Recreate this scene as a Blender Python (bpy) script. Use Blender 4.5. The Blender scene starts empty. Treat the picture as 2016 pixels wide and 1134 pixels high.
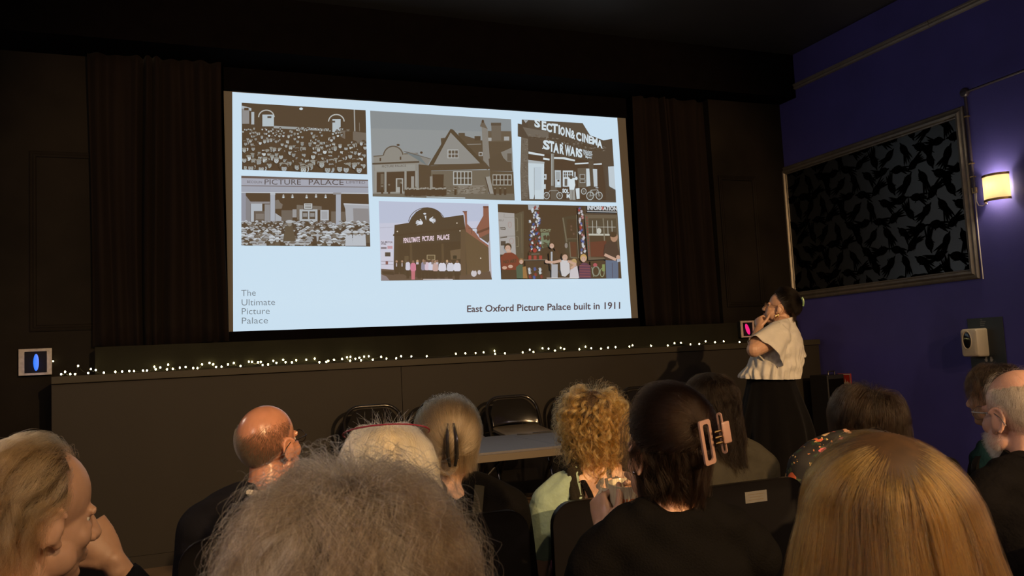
import bpy, math, random
import numpy as np
from mathutils import Vector, Matrix
from mathutils.bvhtree import BVHTree

# ------------------------------------------------------------------ camera
SC = bpy.context.scene
F_PX, YAW, PITCH, ROLL, EYE = 1632.18, math.radians(21.80), math.radians(4.76), math.radians(-2.88), 1.26
def _basis():
    cy, sy, cp, sp = math.cos(YAW), math.sin(YAW), math.cos(PITCH), math.sin(PITCH)
    fwd = np.array([sy*cp, cy*cp, sp]); rt = np.array([cy, -sy, 0.0]); up = np.cross(rt, fwd)
    c, s = math.cos(ROLL), math.sin(ROLL)
    return c*rt + s*up, -s*rt + c*up, fwd
RT, UP, FW = _basis()
EYEP = np.array([0.0, 0.0, EYE])
cam_d = bpy.data.cameras.new('camera'); cam = bpy.data.objects.new('camera', cam_d)
SC.collection.objects.link(cam); SC.camera = cam
cam_d.sensor_width = 36; cam_d.lens = F_PX/2016*36; cam_d.clip_start = 0.05
m = Matrix(((RT[0], UP[0], -FW[0], 0), (RT[1], UP[1], -FW[1], 0), (RT[2], UP[2], -FW[2], EYE), (0, 0, 0, 1)))
cam.matrix_world = m
cam_d.dof.use_dof = True; cam_d.dof.focus_distance = 5.2; cam_d.dof.aperture_fstop = 20.0

def ray(px, py): return FW + RT*(px-1008)/F_PX - UP*(py-567)/F_PX
def on_y(px, py, y): d = ray(px, py); return EYEP + d*y/d[1]
def on_x(px, py, x): d = ray(px, py); return EYEP + d*x/d[0]

# ------------------------------------------------------------------ light and exposure
SC.view_settings.view_transform = 'Standard'; SC.view_settings.look = 'None'
SC.view_settings.exposure = 0.0; SC.view_settings.gamma = 1.0; SC.view_settings.use_curve_mapping = False
w = bpy.data.worlds.new('dark_room'); SC.world = w; w.use_nodes = True
w.node_tree.nodes['Background'].inputs[0].default_value = (0.004, 0.0035, 0.005, 1)
w.node_tree.nodes['Background'].inputs[1].default_value = 0.3
def lamp(name, kind, loc, watts, col, size=0.08, aim=None, spot=None, blend=0.6):
    d = bpy.data.lights.new(name, kind); d.energy = watts; d.color = col
    if kind == 'AREA': d.shape = 'DISK'; d.size = size
    else: d.shadow_soft_size = size
    if spot: d.spot_size = math.radians(spot); d.spot_blend = blend
    o = bpy.data.objects.new(name, d); SC.collection.objects.link(o); o.location = loc
    if aim is not None: o.rotation_euler = (Vector(aim)-Vector(loc)).to_track_quat('-Z', 'Y').to_euler()
    return o
WARM = (1.0, 0.60, 0.27)
lamp('house_spot', 'SPOT', (2.55, -5.6, 3.6), 2900, WARM, 0.07, (2.2, 4.6, 1.75), 38, 0.45)
for dx, dy, e in ((0.75, -1.3, 215), (3.1, -1.3, 215), (2.0, -3.2, 160)):
    lamp('house_downlight', 'SPOT', (dx, dy, 3.85), e, (1.0, 0.64, 0.33), 0.05, (dx, dy+1.6, 0.8), 108, 0.5)
for dx, dy, e in ((-1.30, 4.2, 26), (-1.30, 0.2, 75), (-1.30, -3.8, 40), (5.38, 0.2, 34), (5.38, -3.8, 34)): lamp('side_sconce', 'POINT', (dx, dy, 2.35), e, (1.0, 0.78, 0.55), 0.06)

# ------------------------------------------------------------------ helpers
random.seed(7); rng = np.random.default_rng(7)
COL = SC.collection
def lin(c):
    c = np.asarray(c, float)/255.0
    return np.where(c <= 0.04045, c/12.92, ((c+0.055)/1.055)**2.4)
def rgba(c): l = lin(c); return (float(l[0]), float(l[1]), float(l[2]), 1.0)

def material(name, col, rough=0.6, metal=0.0, noise=0.0, nscale=20.0, bump=0.0, bscale=60.0, sss=0.0,
             sheen=0.0, coat=0.0, spec=0.5, emit=None, estr=0.0, trans=0.0, stretch=None, alpha=1.0):
    """col: linear rgb"""
    m = bpy.data.materials.new(name); m.use_nodes = True
    nt = m.node_tree; b = nt.nodes['Principled BSDF']
    b.inputs['Base Color'].default_value = (*col[:3], 1); b.inputs['Roughness'].default_value = rough
    b.inputs['Metallic'].default_value = metal; b.inputs['Specular IOR Level'].default_value = spec
    if sss: b.inputs['Subsurface Weight'].default_value = sss; b.inputs['Subsurface Radius'].default_value = (0.012, 0.005, 0.003); b.inputs['Subsurface Scale'].default_value = 1.0
    if sheen: b.inputs['Sheen Weight'].default_value = sheen; b.inputs['Sheen Roughness'].default_value = 0.5
    if coat: b.inputs['Coat Weight'].default_value = coat; b.inputs['Coat Roughness'].default_value = 0.1
    if trans: b.inputs['Transmission Weight'].default_value = trans
    if emit is not None: b.inputs['Emission Color'].default_value = (*emit[:3], 1); b.inputs['Emission Strength'].default_value = estr
    if noise or bump:
        tc = nt.nodes.new('ShaderNodeTexCoord'); src = tc.outputs['Object']
        if stretch:
            mp = nt.nodes.new('ShaderNodeMapping'); mp.inputs['Scale'].default_value = stretch
            nt.links.new(src, mp.inputs[0]); src = mp.outputs[0]
    if noise:
        n = nt.nodes.new('ShaderNodeTexNoise'); n.inputs['Scale'].default_value = nscale; n.inputs['Detail'].default_value = 5
        nt.links.new(src, n.inputs['Vector'])
        r = nt.nodes.new('ShaderNodeMapRange'); r.inputs[1].default_value = 0.25; r.inputs[2].default_value = 0.75
        r.inputs[3].default_value = 1-noise; r.inputs[4].default_value = 1+noise
        nt.links.new(n.outputs['Fac'], r.inputs[0])
        mx = nt.nodes.new('ShaderNodeVectorMath'); mx.operation = 'SCALE'; mx.inputs[0].default_value = col[:3]
        nt.links.new(r.outputs[0], mx.inputs['Scale']); nt.links.new(mx.outputs[0], b.inputs['Base Color'])
    if bump:
        n2 = nt.nodes.new('ShaderNodeTexNoise'); n2.inputs['Scale'].default_value = bscale; n2.inputs['Detail'].default_value = 4
        nt.links.new(src, n2.inputs['Vector'])
        bp = nt.nodes.new('ShaderNodeBump'); bp.inputs['Strength'].default_value = bump; bp.inputs['Distance'].default_value = 0.01
        nt.links.new(n2.outputs['Fac'], bp.inputs['Height']); nt.links.new(bp.outputs[0], b.inputs['Normal'])
    return m

def unit(v): v = np.asarray(v, float); return v/np.linalg.norm(v)
def rot(yaw=0, pitch=0, roll=0):
    """degrees; yaw + = turn left (ccw from above), pitch + = look up, roll + = lean head to own right"""
    a, b, c = np.radians([yaw, pitch, roll])
    Z = np.array([[math.cos(a), -math.sin(a), 0], [math.sin(a), math.cos(a), 0], [0, 0, 1]])
    X = np.array([[1, 0, 0], [0, math.cos(b), -math.sin(b)], [0, math.sin(b), math.cos(b)]])
    Y = np.array([[math.cos(c), 0, math.sin(c)], [0, 1, 0], [-math.sin(c), 0, math.cos(c)]])
    return Z @ X @ Y

class MB:
    """collects shapes, builds one mesh object"""
    def __init__(s, R=None, T=None): s.v = []; s.f = []; s.R = np.eye(3) if R is None else np.asarray(R); s.T = np.zeros(3) if T is None else np.asarray(T, float); s.n = 0
    def add(s, V, F):
        V = np.asarray(V, float) @ s.R.T + s.T
        s.v.append(V); s.f += [tuple(i+s.n for i in f) for f in F]; s.n += len(V); return s
    def box(s, a, b, bev=0.0):
        a, b = np.minimum(a, b).astype(float), np.maximum(a, b).astype(float)
        if bev <= 0:
            V = [(x, y, z) for x in (a[0], b[0]) for y in (a[1], b[1]) for z in (a[2], b[2])]
            return s.add(V, [(0, 1, 3, 2), (4, 6, 7, 5), (0, 4, 5, 1), (2, 3, 7, 6), (0, 2, 6, 4), (1, 5, 7, 3)])
        import bmesh
        bm = bmesh.new(); bmesh.ops.create_cube(bm, size=1)
        bmesh.ops.scale(bm, vec=tuple(b-a), verts=bm.verts)
        bmesh.ops.bevel(bm, geom=list(bm.edges), offset=bev, segments=3, profile=0.5, affect='EDGES')
        c = (a+b)/2; bm.verts.ensure_lookup_table(); bm.verts.index_update()
        V = [np.array(v.co)+c for v in bm.verts]; Fs = [tuple(v.index for v in f.verts) for f in bm.faces]
        bm.free(); return s.add(V, Fs)
    def ell(s, c, r, R=None, nu=18, nv=12):
        c = np.asarray(c, float); r = np.ones(3)*np.asarray(r, float)
        V = [(0, 0, 1)]
        for i in range(1, nv):
            t = math.pi*i/nv
            for j in range(nu): p = 2*math.pi*j/nu; V.append((math.sin(t)*math.cos(p), math.sin(t)*math.sin(p), math.cos(t)))
        V.append((0, 0, -1)); V = np.array(V)*r
        if R is not None: V = V @ np.asarray(R).T
        F = [(0, 1+j, 1+(j+1) % nu) for j in range(nu)]
        for i in range(nv-2):
            for j in range(nu): a = 1+i*nu+j; b2 = 1+i*nu+(j+1) % nu; F.append((a, a+nu, b2+nu, b2))
        e = 1+(nv-2)*nu; L = len(V)-1
        F += [(L, e+(j+1) % nu, e+j) for j in range(nu)]
        return s.add(V+c, F)
    def rings(s, rings, cap=True, closed=False):
        n = len(rings[0]); V = np.concatenate([np.asarray(r, float) for r in rings]); F = []
        m_ = len(rings)
        for i in range(m_ if closed else m_-1):
            i2 = (i+1) % m_
            for j in range(n): F.append((i*n+j, i*n+(j+1) % n, i2*n+(j+1) % n, i2*n+j))
        if cap and not closed: F.append(tuple(range(n-1, -1, -1))); F.append(tuple((m_-1)*n+j for j in range(n)))
        return s.add(V, F)
    def loft(s, secs, n=24, p=2.0):
        """secs: (cx,cy,cz,rx,ry) horizontal superellipse sections"""
        R_ = []
        for (cx, cy, cz, rx, ry) in secs:
            r = []
            for j in range(n):
                a = 2*math.pi*j/n; c, q = math.cos(a), math.sin(a)
                r.append((cx+rx*math.copysign(abs(c)**(2/p), c), cy+ry*math.copysign(abs(q)**(2/p), q), cz))
            R_.append(r)
        return s.rings(R_)
    def tube(s, pts, rad, n=12, closed=False, flat=1.0, flat_axis=None):
        P = np.asarray(pts, float); m_ = len(P); rad = np.ones(m_)*np.asarray(rad, float)
        T = np.gradient(P, axis=0) if not closed else (np.roll(P, -1, 0)-np.roll(P, 1, 0))
        T /= np.linalg.norm(T, axis=1)[:, None]+1e-12
        if flat_axis is not None: u = np.asarray(flat_axis, float)
        else: u = np.array([0, 0, 1.0]) if abs(T[0][2]) < 0.9 else np.array([1.0, 0, 0])
        R_ = []
        for i in range(m_):
            if flat_axis is not None: u = np.asarray(flat_axis, float)
            u = u-T[i]*(u@T[i]); u = u/(np.linalg.norm(u)+1e-12); v = np.cross(T[i], u)
            R_.append([P[i]+rad[i]*(math.cos(2*math.pi*j/n)*u*flat+math.sin(2*math.pi*j/n)*v) for j in range(n)])
        return s.rings(R_, closed=closed)
    def limb(s, pts, rad, n=12):
        """tube with round ends"""
        s.tube(pts, rad, n); s.ell(pts[0], rad[0], nu=12, nv=8); s.ell(pts[-1], rad[-1], nu=12, nv=8); return s
    def lathe(s, prof, c=(0, 0, 0), n=32):
        c = np.asarray(c, float)
        return s.rings([[(c[0]+r*math.cos(2*math.pi*j/n), c[1]+r*math.sin(2*math.pi*j/n), c[2]+z) for j in range(n)] for r, z in prof])
    def prism(s, poly, d, O=(0, 0, 0), X=(1, 0, 0), Y=(0, 0, 1), N=(0, -1, 0)):
        """2-D polygon in plane (X,Y) at O, extruded d along N"""
        O, X, Y, N = (np.asarray(q, float) for q in (O, X, Y, N)); k = len(poly)
        A = [O+X*a+Y*b for a, b in poly]; B = [q+N*d for q in A]
        F = [tuple(range(k)), tuple(range(2*k-1, k-1, -1))]+[(i, k+i, k+(i+1) % k, (i+1) % k) for i in range(k)]
        return s.add(A+B, F)
    def mesh(s, name):
        me = bpy.data.meshes.new(name); V = np.concatenate(s.v) if s.v else np.zeros((0, 3))
        me.from_pydata([tuple(map(float, q)) for q in V], [], s.f); me.update(); return me
    def build(s, name, mat, parent=None, smooth=True, kind=None, label=None, fix=True):
        me = s.mesh(name)
        if fix: recalc(me)
        return link(name, me, mat, parent, smooth, kind, label)

def recalc(me):
    import bmesh
    bm = bmesh.new(); bm.from_mesh(me); bmesh.ops.recalc_face_normals(bm, faces=bm.faces); bm.to_mesh(me); bm.free()
def link(name, data, mat, parent=None, smooth=True, kind=None, label=None):
    o = bpy.data.objects.new(name, data); COL.objects.link(o)
    if mat is not None:
        data.materials.clear(); data.materials.append(mat)
    if smooth and hasattr(data, 'polygons') and len(data.polygons):
        data.polygons.foreach_set('use_smooth', [True]*len(data.polygons))
        try: data.set_sharp_from_angle(angle=math.radians(38))
        except Exception: pass
    if parent is not None:
        o.parent = parent; o.matrix_parent_inverse = parent.matrix_basis.inverted()
    if kind: o['kind'] = kind
    if label: o['label'] = label
    return o
def tag(o, label, cat, group=None):
    o['label'] = label; o['category'] = cat
    if group: o['group'] = group
    return o
def thing(name, loc, label, cat, group=None, yaw=0.0):
    o = bpy.data.objects.new(name, None); COL.objects.link(o); o.location = tuple(map(float, loc)); o.rotation_euler = (0, 0, math.radians(yaw))
    o.empty_display_size = 0.1
    return tag(o, label, cat, group)
def copy_thing(o, loc, label=None, yaw=None, parent=None):
    c = o.copy(); COL.objects.link(c)
    if parent is not None: c.parent = parent
    else:
        c.location = tuple(map(float, loc))
        if yaw is not None: c.rotation_euler = (0, 0, math.radians(yaw))
        if label: c['label'] = label
    for ch in [q for q in COL.objects if q.parent == o]: copy_thing(ch, None, parent=c)
    return c

def fuse(mb, voxel=0.006, smooth=3, factor=0.5, adapt=0.0):
    """join overlapping closed shapes into one continuous surface"""
    me = mb.mesh('tmp'); recalc(me); o = bpy.data.objects.new('tmp', me); COL.objects.link(o)
    r = o.modifiers.new('r', 'REMESH'); r.mode = 'VOXEL'; r.voxel_size = voxel; r.adaptivity = adapt
    if smooth: q = o.modifiers.new('s', 'SMOOTH'); q.factor = factor; q.iterations = smooth
    dg = bpy.context.evaluated_depsgraph_get()
    out = bpy.data.meshes.new_from_object(o.evaluated_get(dg))
    bpy.data.objects.remove(o); bpy.data.meshes.remove(me)
    return out
def cut(me, pred):
    """delete faces whose centre (world numpy) satisfies pred"""
    import bmesh
    bm = bmesh.new(); bm.from_mesh(me)
    c = np.array([f.calc_center_median()[:] for f in bm.faces]); k = pred(c)
    fs = [f for f, q in zip(bm.faces, k) if q]
    bmesh.ops.delete(bm, geom=fs, context='FACES'); bm.to_mesh(me); bm.free(); return me
def trim(me, co, no):
    """clean straight cut: drops what lies on the side of no"""
    import bmesh
    bm = bmesh.new(); bm.from_mesh(me)
    bmesh.ops.bisect_plane(bm, geom=bm.verts[:]+bm.edges[:]+bm.faces[:], plane_co=tuple(co), plane_no=tuple(no), clear_outer=True); bm.to_mesh(me); bm.free(); return me
def displace(me, fn):
    n = len(me.vertices); a = np.empty(n*3); me.vertices.foreach_get('co', a); a = a.reshape(-1, 3)
    nr = np.empty(n*3); me.vertices.foreach_get('normal', nr); nr = nr.reshape(-1, 3)
    a = a+nr*fn(a)[:, None]; me.vertices.foreach_set('co', a.ravel()); me.update(); return me

_txt = {}
def glyphs(body, bold=0.0):
    """flat mesh of a line of text: verts (x,y), faces; cap height 1"""
    key = (body, bold)
    if key in _txt: return _txt[key]
    c = bpy.data.curves.new('t', 'FONT'); c.body = body; c.size = 1.0; c.offset = bold; c.resolution_u = 3
    o = bpy.data.objects.new('t', c); COL.objects.link(o)
    dg = bpy.context.evaluated_depsgraph_get(); me = bpy.data.meshes.new_from_object(o.evaluated_get(dg))
    V = np.array([v.co[:2] for v in me.vertices]); F = [tuple(p.vertices) for p in me.polygons]
    bpy.data.objects.remove(o); bpy.data.meshes.remove(me)
    V = V/0.729
    _txt[key] = (V, F); return V, F
def text_on(mb, body, O, X, Y, h, N=None, bold=0.0, width=None, lift=0.0):
    V, F = glyphs(body, bold); O, X, Y = (np.asarray(q, float) for q in (O, X, Y))
    sx = h if width is None else width/max(1e-6, V[:, 0].max())
    P = O+V[:, :1]*sx*X+V[:, 1:]*h*Y
    if N is not None: P = P+np.asarray(N, float)*lift
    mb.add(P, F)

# ------------------------------------------------------------------ room materials
M = {}
M['navy'] = material('navy_wall_paint', (0.064, 0.060, 0.265), 0.55, spec=.25, noise=0.12, nscale=3, bump=0.05, bscale=90)
M['black_wall'] = material('black_brown_wall_paint', (0.0085, 0.0068, 0.0056), 0.8, spec=.08, noise=0.45, nscale=2.2, bump=0.15, bscale=14)
M['ceil'] = material('black_ceiling_paint', (0.026, 0.0255, 0.026), 0.55, noise=0.2, nscale=2)
M['floor'] = material('brown_floor', (0.16, 0.11, 0.07), 0.5, noise=0.25, nscale=6)
M['stage'] = material('dark_brown_stage_paint', (0.015, 0.012, 0.0086), 0.6, spec=.25, noise=0.08, nscale=3, bump=0.03, bscale=120)
M['ledge'] = material('olive_brown_ledge_paint', (0.026, 0.022, 0.0135), 0.55, spec=.25, noise=0.12, nscale=8, stretch=(0.3, 1, 1))
M['riser'] = material('dark_olive_riser_paint', (0.0085, 0.0078, 0.0052), 0.75, spec=.08, noise=0.2, nscale=5)
M['velvet'] = material('black_masking_cloth', (0.0022, 0.0016, 0.0019), 0.9, spec=.03, noise=0.2, nscale=9)
M['curtain'] = material('black_brown_curtain', (0.0088, 0.0064, 0.0058), 0.9, spec=.03, sheen=0.01, noise=0.2, nscale=12, stretch=(1, 1, 0.1))
M['frame'] = material('grey_gilt_moulding', (0.15, 0.135, 0.115), 0.42, metal=0.35, noise=0.2, nscale=14)
M['rail'] = material('silver_grey_rail', (0.17, 0.155, 0.14), 0.45, metal=0.2, noise=0.15, nscale=9)
M['paper'] = material('dark_grey_wallpaper', (0.0100, 0.0108, 0.0115), 0.37, spec=.9, noise=0.1, nscale=30)
M['flock'] = material('black_flock_print', (0.0012, 0.0009, 0.0009), 0.95, spec=.02)
M['blackmetal'] = material('black_enamel', (0.012, 0.011, 0.011), 0.28, metal=0.0, spec=0.6, noise=0.1, nscale=30)
M['brass'] = material('aged_brass', (0.35, 0.23, 0.10), 0.35, metal=0.9, noise=0.1, nscale=40)
M['pipe'] = material('purple_black_conduit', (0.028, 0.020, 0.032), 0.4)
M['cable'] = material('white_cable', (0.55, 0.5, 0.45), 0.45)
M['blackplastic'] = material('black_plastic', (0.010, 0.010, 0.011), 0.4, noise=0.1, nscale=30)

# ------------------------------------------------------------------ room shell
XL, XR, YB, YF, ZC = -1.42, 5.5, -7.5, 6.95, 4.02
def struct(name, a, b, mat, bev=0.0):
    return MB().box(a, b, bev).build(name, mat, None, smooth=False, kind='structure')
struct('floor', (XL-.1, YB, -0.1), (XR+.1, YF, 0.0), M['floor'])
struct('ceiling', (XL-.1, YB, ZC), (XR+.1, YF+.1, ZC+0.1), M['ceil'])
struct('wall_right', (XR, YB, 0), (XR+0.1, YF+.1, ZC), M['navy'])
struct('wall_left', (XL-0.1, YB, 0), (XL, YF+.1, ZC), M['navy'])
struct('wall_back', (XL-.1, YB-0.1, 0), (XR+.1, YB, ZC), M['black_wall'])
struct('wall_front', (XL, YF, 0), (XR, YF+0.1, ZC), M['black_wall'])
struct('wall_front_pier_left', (XL, 6.58, 0), (-0.30, YF, ZC), M['black_wall'])
struct('wall_front_pier_right', (4.66, 6.42, 1.28), (XR, YF, ZC), M['black_wall'])
struct('wall_front_header', (XL, 6.18, 3.60), (XR, YF, ZC), M['velvet'])

def moulding(mb, O, X, Y, N, w, h, prof):
    """rectangular picture-frame moulding; prof = [(inset, height), ...]"""
    O, X, Y, N = (np.asarray(q, float) for q in (O, X, Y, N)); rings = []
    for (i, z) in prof:
        rings.append([O+X*i+Y*i+N*z, O+X*(w-i)+Y*i+N*z, O+X*(w-i)+Y*(h-i)+N*z, O+X*i+Y*(h-i)+N*z])
    mb.rings(rings, cap=False)
PROF = [(0, 0), (0.002, .018), (.012, .026), (.022, .018), (.030, .020), (.045, .034), (.062, .030), (.070, .014), (.078, .012), (.082, 0)]
SMALL = [(0, 0), (0.002, .012), (.010, .018), (.022, .010), (.030, .016), (.042, .010), (.046, 0)]
mb = MB(); moulding(mb, (-0.987, 6.58, 1.60), (1, 0, 0), (0, 0, 1), (0, -1, 0), 0.60, 1.284, SMALL)
mb.build('trim_1', M['black_wall'], None, smooth=False, kind='structure')
mb = MB(); moulding(mb, (4.36+.35, 6.42, 1.62), (1, 0, 0), (0, 0, 1), (0, -1, 0), 0.43, 1.25, SMALL)
mb.build('trim_2', M['black_wall'], None, smooth=False, kind='structure')
# picture rail along the right wall, with a joint
mb = MB(); pr = [(0, -.03), (-.018, -.026), (-.026, -.012), (-.018, -.004), (-.030, .008), (-.030, .022), (-.012, .03), (0, .03)]
for y0, y1 in ((YB, 4.62), (4.625, YF)):
    mb.rings([[(XR+a, y, 3.705+b) for a, b in pr] for y in (y0, y1)])
mb.build('trim_3', M['rail'], None, smooth=False, kind='structure')
# panel mouldings of the right wall
mb = MB(); moulding(mb, (XR, 6.47, 1.665), (0, -1, 0), (0, 0, 1), (-1, 0, 0), 2.07, 1.31, PROF)
mb.build('trim_4', M['frame'], None, smooth=False, kind='structure')

# flock wallpaper inside the moulding: feathery black strokes on dark grey
wp = MB().box((XR-0.004, 4.40, 1.73), (XR-0.0005, 6.41, 2.92)).build('wallpaper_panel', M['paper'], None, smooth=False)
tag(wp, 'dark grey wallpaper panel with black feathery bird print, in the framed right wall', 'wallpaper')
mb = MB(); rb = random.Random(3)
def feather(mb, cy, cz, ang, s, kind):
    ca, sa = math.cos(ang), math.sin(ang); lay = XR-0.006
    def put(poly):
        P = [(lay, min(6.405, max(4.405, cy+(x*ca-y*sa)*s)), min(2.915, max(1.735, cz+(x*sa+y*ca)*s))) for x, y in poly]
        mb.add(P, [tuple(range(len(P)))])
    put([(0.5*math.cos(t)*(1.0 if math.cos(t) > 0 else .8), 0.29*math.sin(t)) for t in np.linspace(0, 2*math.pi, 15)[:-1]])
    put([(.40, .10), (.56, .12), (.72, .04), (.55, -.02), (.42, -.06)])
    for k in range(5 if kind else 4):
        a = -2.75-(k-1.5)*.17+rb.uniform(-.05, .05); L = rb.uniform(.75, 1.15); wd = rb.uniform(.065, .11); o = (-.18, -.10+k*.06)
        dx, dy = math.cos(a), math.sin(a); nx, ny = -dy, dx
        put([(o[0]-nx*wd, o[1]-ny*wd), (o[0]+dx*L*.6-nx*wd*.9, o[1]+dy*L*.6-ny*wd*.9), (o[0]+dx*L, o[1]+dy*L), (o[0]+dx*L*.7+nx*wd*.6, o[1]+dy*L*.7+ny*wd*.6), (o[0]+nx*wd, o[1]+ny*wd)])
    for k in range(3):
        a = -.5-k*.35; L = rb.uniform(.3, .5); dx, dy = math.cos(a), math.sin(a)
        put([(0, -.1), (dx*L, dy*L), (dx*L*.7-.09, dy*L*.7-.03)])
n_ = 0
for i in range(14):
    for j in range(10):
        cy = 6.42-i*0.160+(0.080 if j % 2 else 0); cz = 1.735+j*0.130+rb.uniform(-.012, .012)
        if not (4.39 < cy < 6.42 and 1.72 < cz < 2.93): continue
        ang = [0.5, 2.2, -0.7, 2.9, 1.1, -2.0, 0.1][(i*3+j*5) % 7]+rb.uniform(-.2, .2)
        feather(mb, cy, cz, ang, rb.uniform(.108, .128), (i+j) % 2)
mb.build('bird_print', M['flock'], wp, smooth=False, fix=False)

# ------------------------------------------------------------------ stage
st = MB().box((-0.79, 6.10, 0.0), (1.513, 6.96, 1.232)).box((1.517, 6.10, 0.0), (5.46, 6.96, 1.232))
st.build('wall_stage_front', M['stage'], None, smooth=False, kind='structure')
struct('trim_5', (-0.79, 6.075, 1.234), (5.46, 6.96, 1.283), M['ledge'], 0.004)
struct('baseboard_front', (-0.79, 6.085, 0.0), (5.46, 6.10, 0.085), M['stage'])
struct('wall_stage_riser', (-0.56, 6.36, 1.283), (5.46, 6.80, 1.472), M['riser'])
struct('floor_step', (1.0, 5.22, 0.0), (3.74, 6.084, 0.20), M['floor'])

# ------------------------------------------------------------------ curtains
def curtain(name, x0, x1, y, z0, z1, label, seed):
    r = random.Random(seed); n = 150; xs = np.linspace(x0, x1, n); rows = []
    ph = [(r.uniform(0, 6.28), r.uniform(16, 60), r.uniform(.006, .02)) for _ in range(5)]
    k = 26
    for i in range(k):
        t = i/(k-1); z = z0+(z1-z0)*t; pts = []
        for x in xs:
            d = sum(a*math.sin(f*(x-x0)+p+0.5*math.sin(2.2*t+p)) for p, f, a in ph)*(0.75+0.4*(1-t))
            bunch = 0.05*math.exp(-((x-x0-(x1-x0)*.42)/.07)**2)*math.sin((x-x0)*95)
            pts.append((x+0.015*math.sin(3*t+x*9), y+d+bunch, z+0.008*math.sin(7*x)*(1-t)))
        rows.append(pts)
    V = [p for q in rows for p in q]; F = [(i*n+j, i*n+j+1, (i+1)*n+j+1, (i+1)*n+j) for i in range(k-1) for j in range(n-1)]
    mb = MB(); mb.add(V, F); c = mb.build(name, M['curtain'], None)
    md = c.modifiers.new('thick', 'SOLIDIFY'); md.thickness = 0.006
    return tag(c, label, 'curtain')
curtain('stage_curtain', -0.60, 0.31, 6.50, 1.474, 3.60, 'black pleated curtain hanging to the left of the cinema screen', 1)
curtain('stage_curtain', 3.885, 4.68, 6.50, 1.474, 3.60, 'black pleated curtain hanging to the right of the cinema screen', 2)

# ------------------------------------------------------------------ projection screen
YS = 6.60
scr = thing('projection_screen', (2.1, YS, 1.474), 'large lit projection screen showing a slide of six old cinema photographs', 'screen')
def screen_mat(name, attr=None, emit=None, cloth=True):
    m_ = bpy.data.materials.new(name); m_.use_nodes = True; nt = m_.node_tree; b = nt.nodes['Principled BSDF']
    b.inputs['Base Color'].default_value = (0.15, 0.146, 0.142, 1); b.inputs['Roughness'].default_value = 0.9; b.inputs['Specular IOR Level'].default_value = 0.1
    if attr:
        a = nt.nodes.new('ShaderNodeVertexColor'); a.layer_name = attr
        nt.links.new(a.outputs['Color'], b.inputs['Emission Color']); b.inputs['Emission Strength'].default_value = 1.0
    elif emit is not None:
        b.inputs['Emission Color'].default_value = (*emit, 1); b.inputs['Emission Strength'].default_value = 1.0
    return m_
AMB = np.array([0.060, 0.037, 0.017])
def shown(c): c = np.asarray(c, float); c = c*.86+.14*c.mean(); return np.maximum(lin(c*(0.72+0.28*c.max()/255.0))-AMB, 0.0004)
M['screen'] = screen_mat('white_screen_cloth'); M['slide'] = screen_mat('projected_slide_white', emit=tuple(lin((196, 220, 237))-AMB))
M['proj'] = screen_mat('projected_picture', attr='Col')
MB().box((0.325, YS, 1.545), (3.862, YS+0.02, 3.43)).build('screen_sheet', M['screen'], scr, smooth=False)
W3 = [on_y(*q, YS-0.001) for q in ((457.3, 181), (1215.1, 231.9), (1243.2, 626.3), (459.1, 652.7))]
mb = MB(); mb.add(W3, [(0, 1, 2, 3)]); mb.build('slide', M['slide'], scr, smooth=False)
mk = MB(); mk.box((0.325, YS-0.03, 3.420), (3.862, YS+0.02, 3.61), 0.004); mk.build('top_masking', M['velvet'], scr, smooth=False)
mk = MB(); mk.box((0.325, YS-0.03, 1.474), (3.862, YS+0.02, 1.557), 0.004); mk.build('bottom_masking', M['velvet'], scr, smooth=False)

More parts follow.
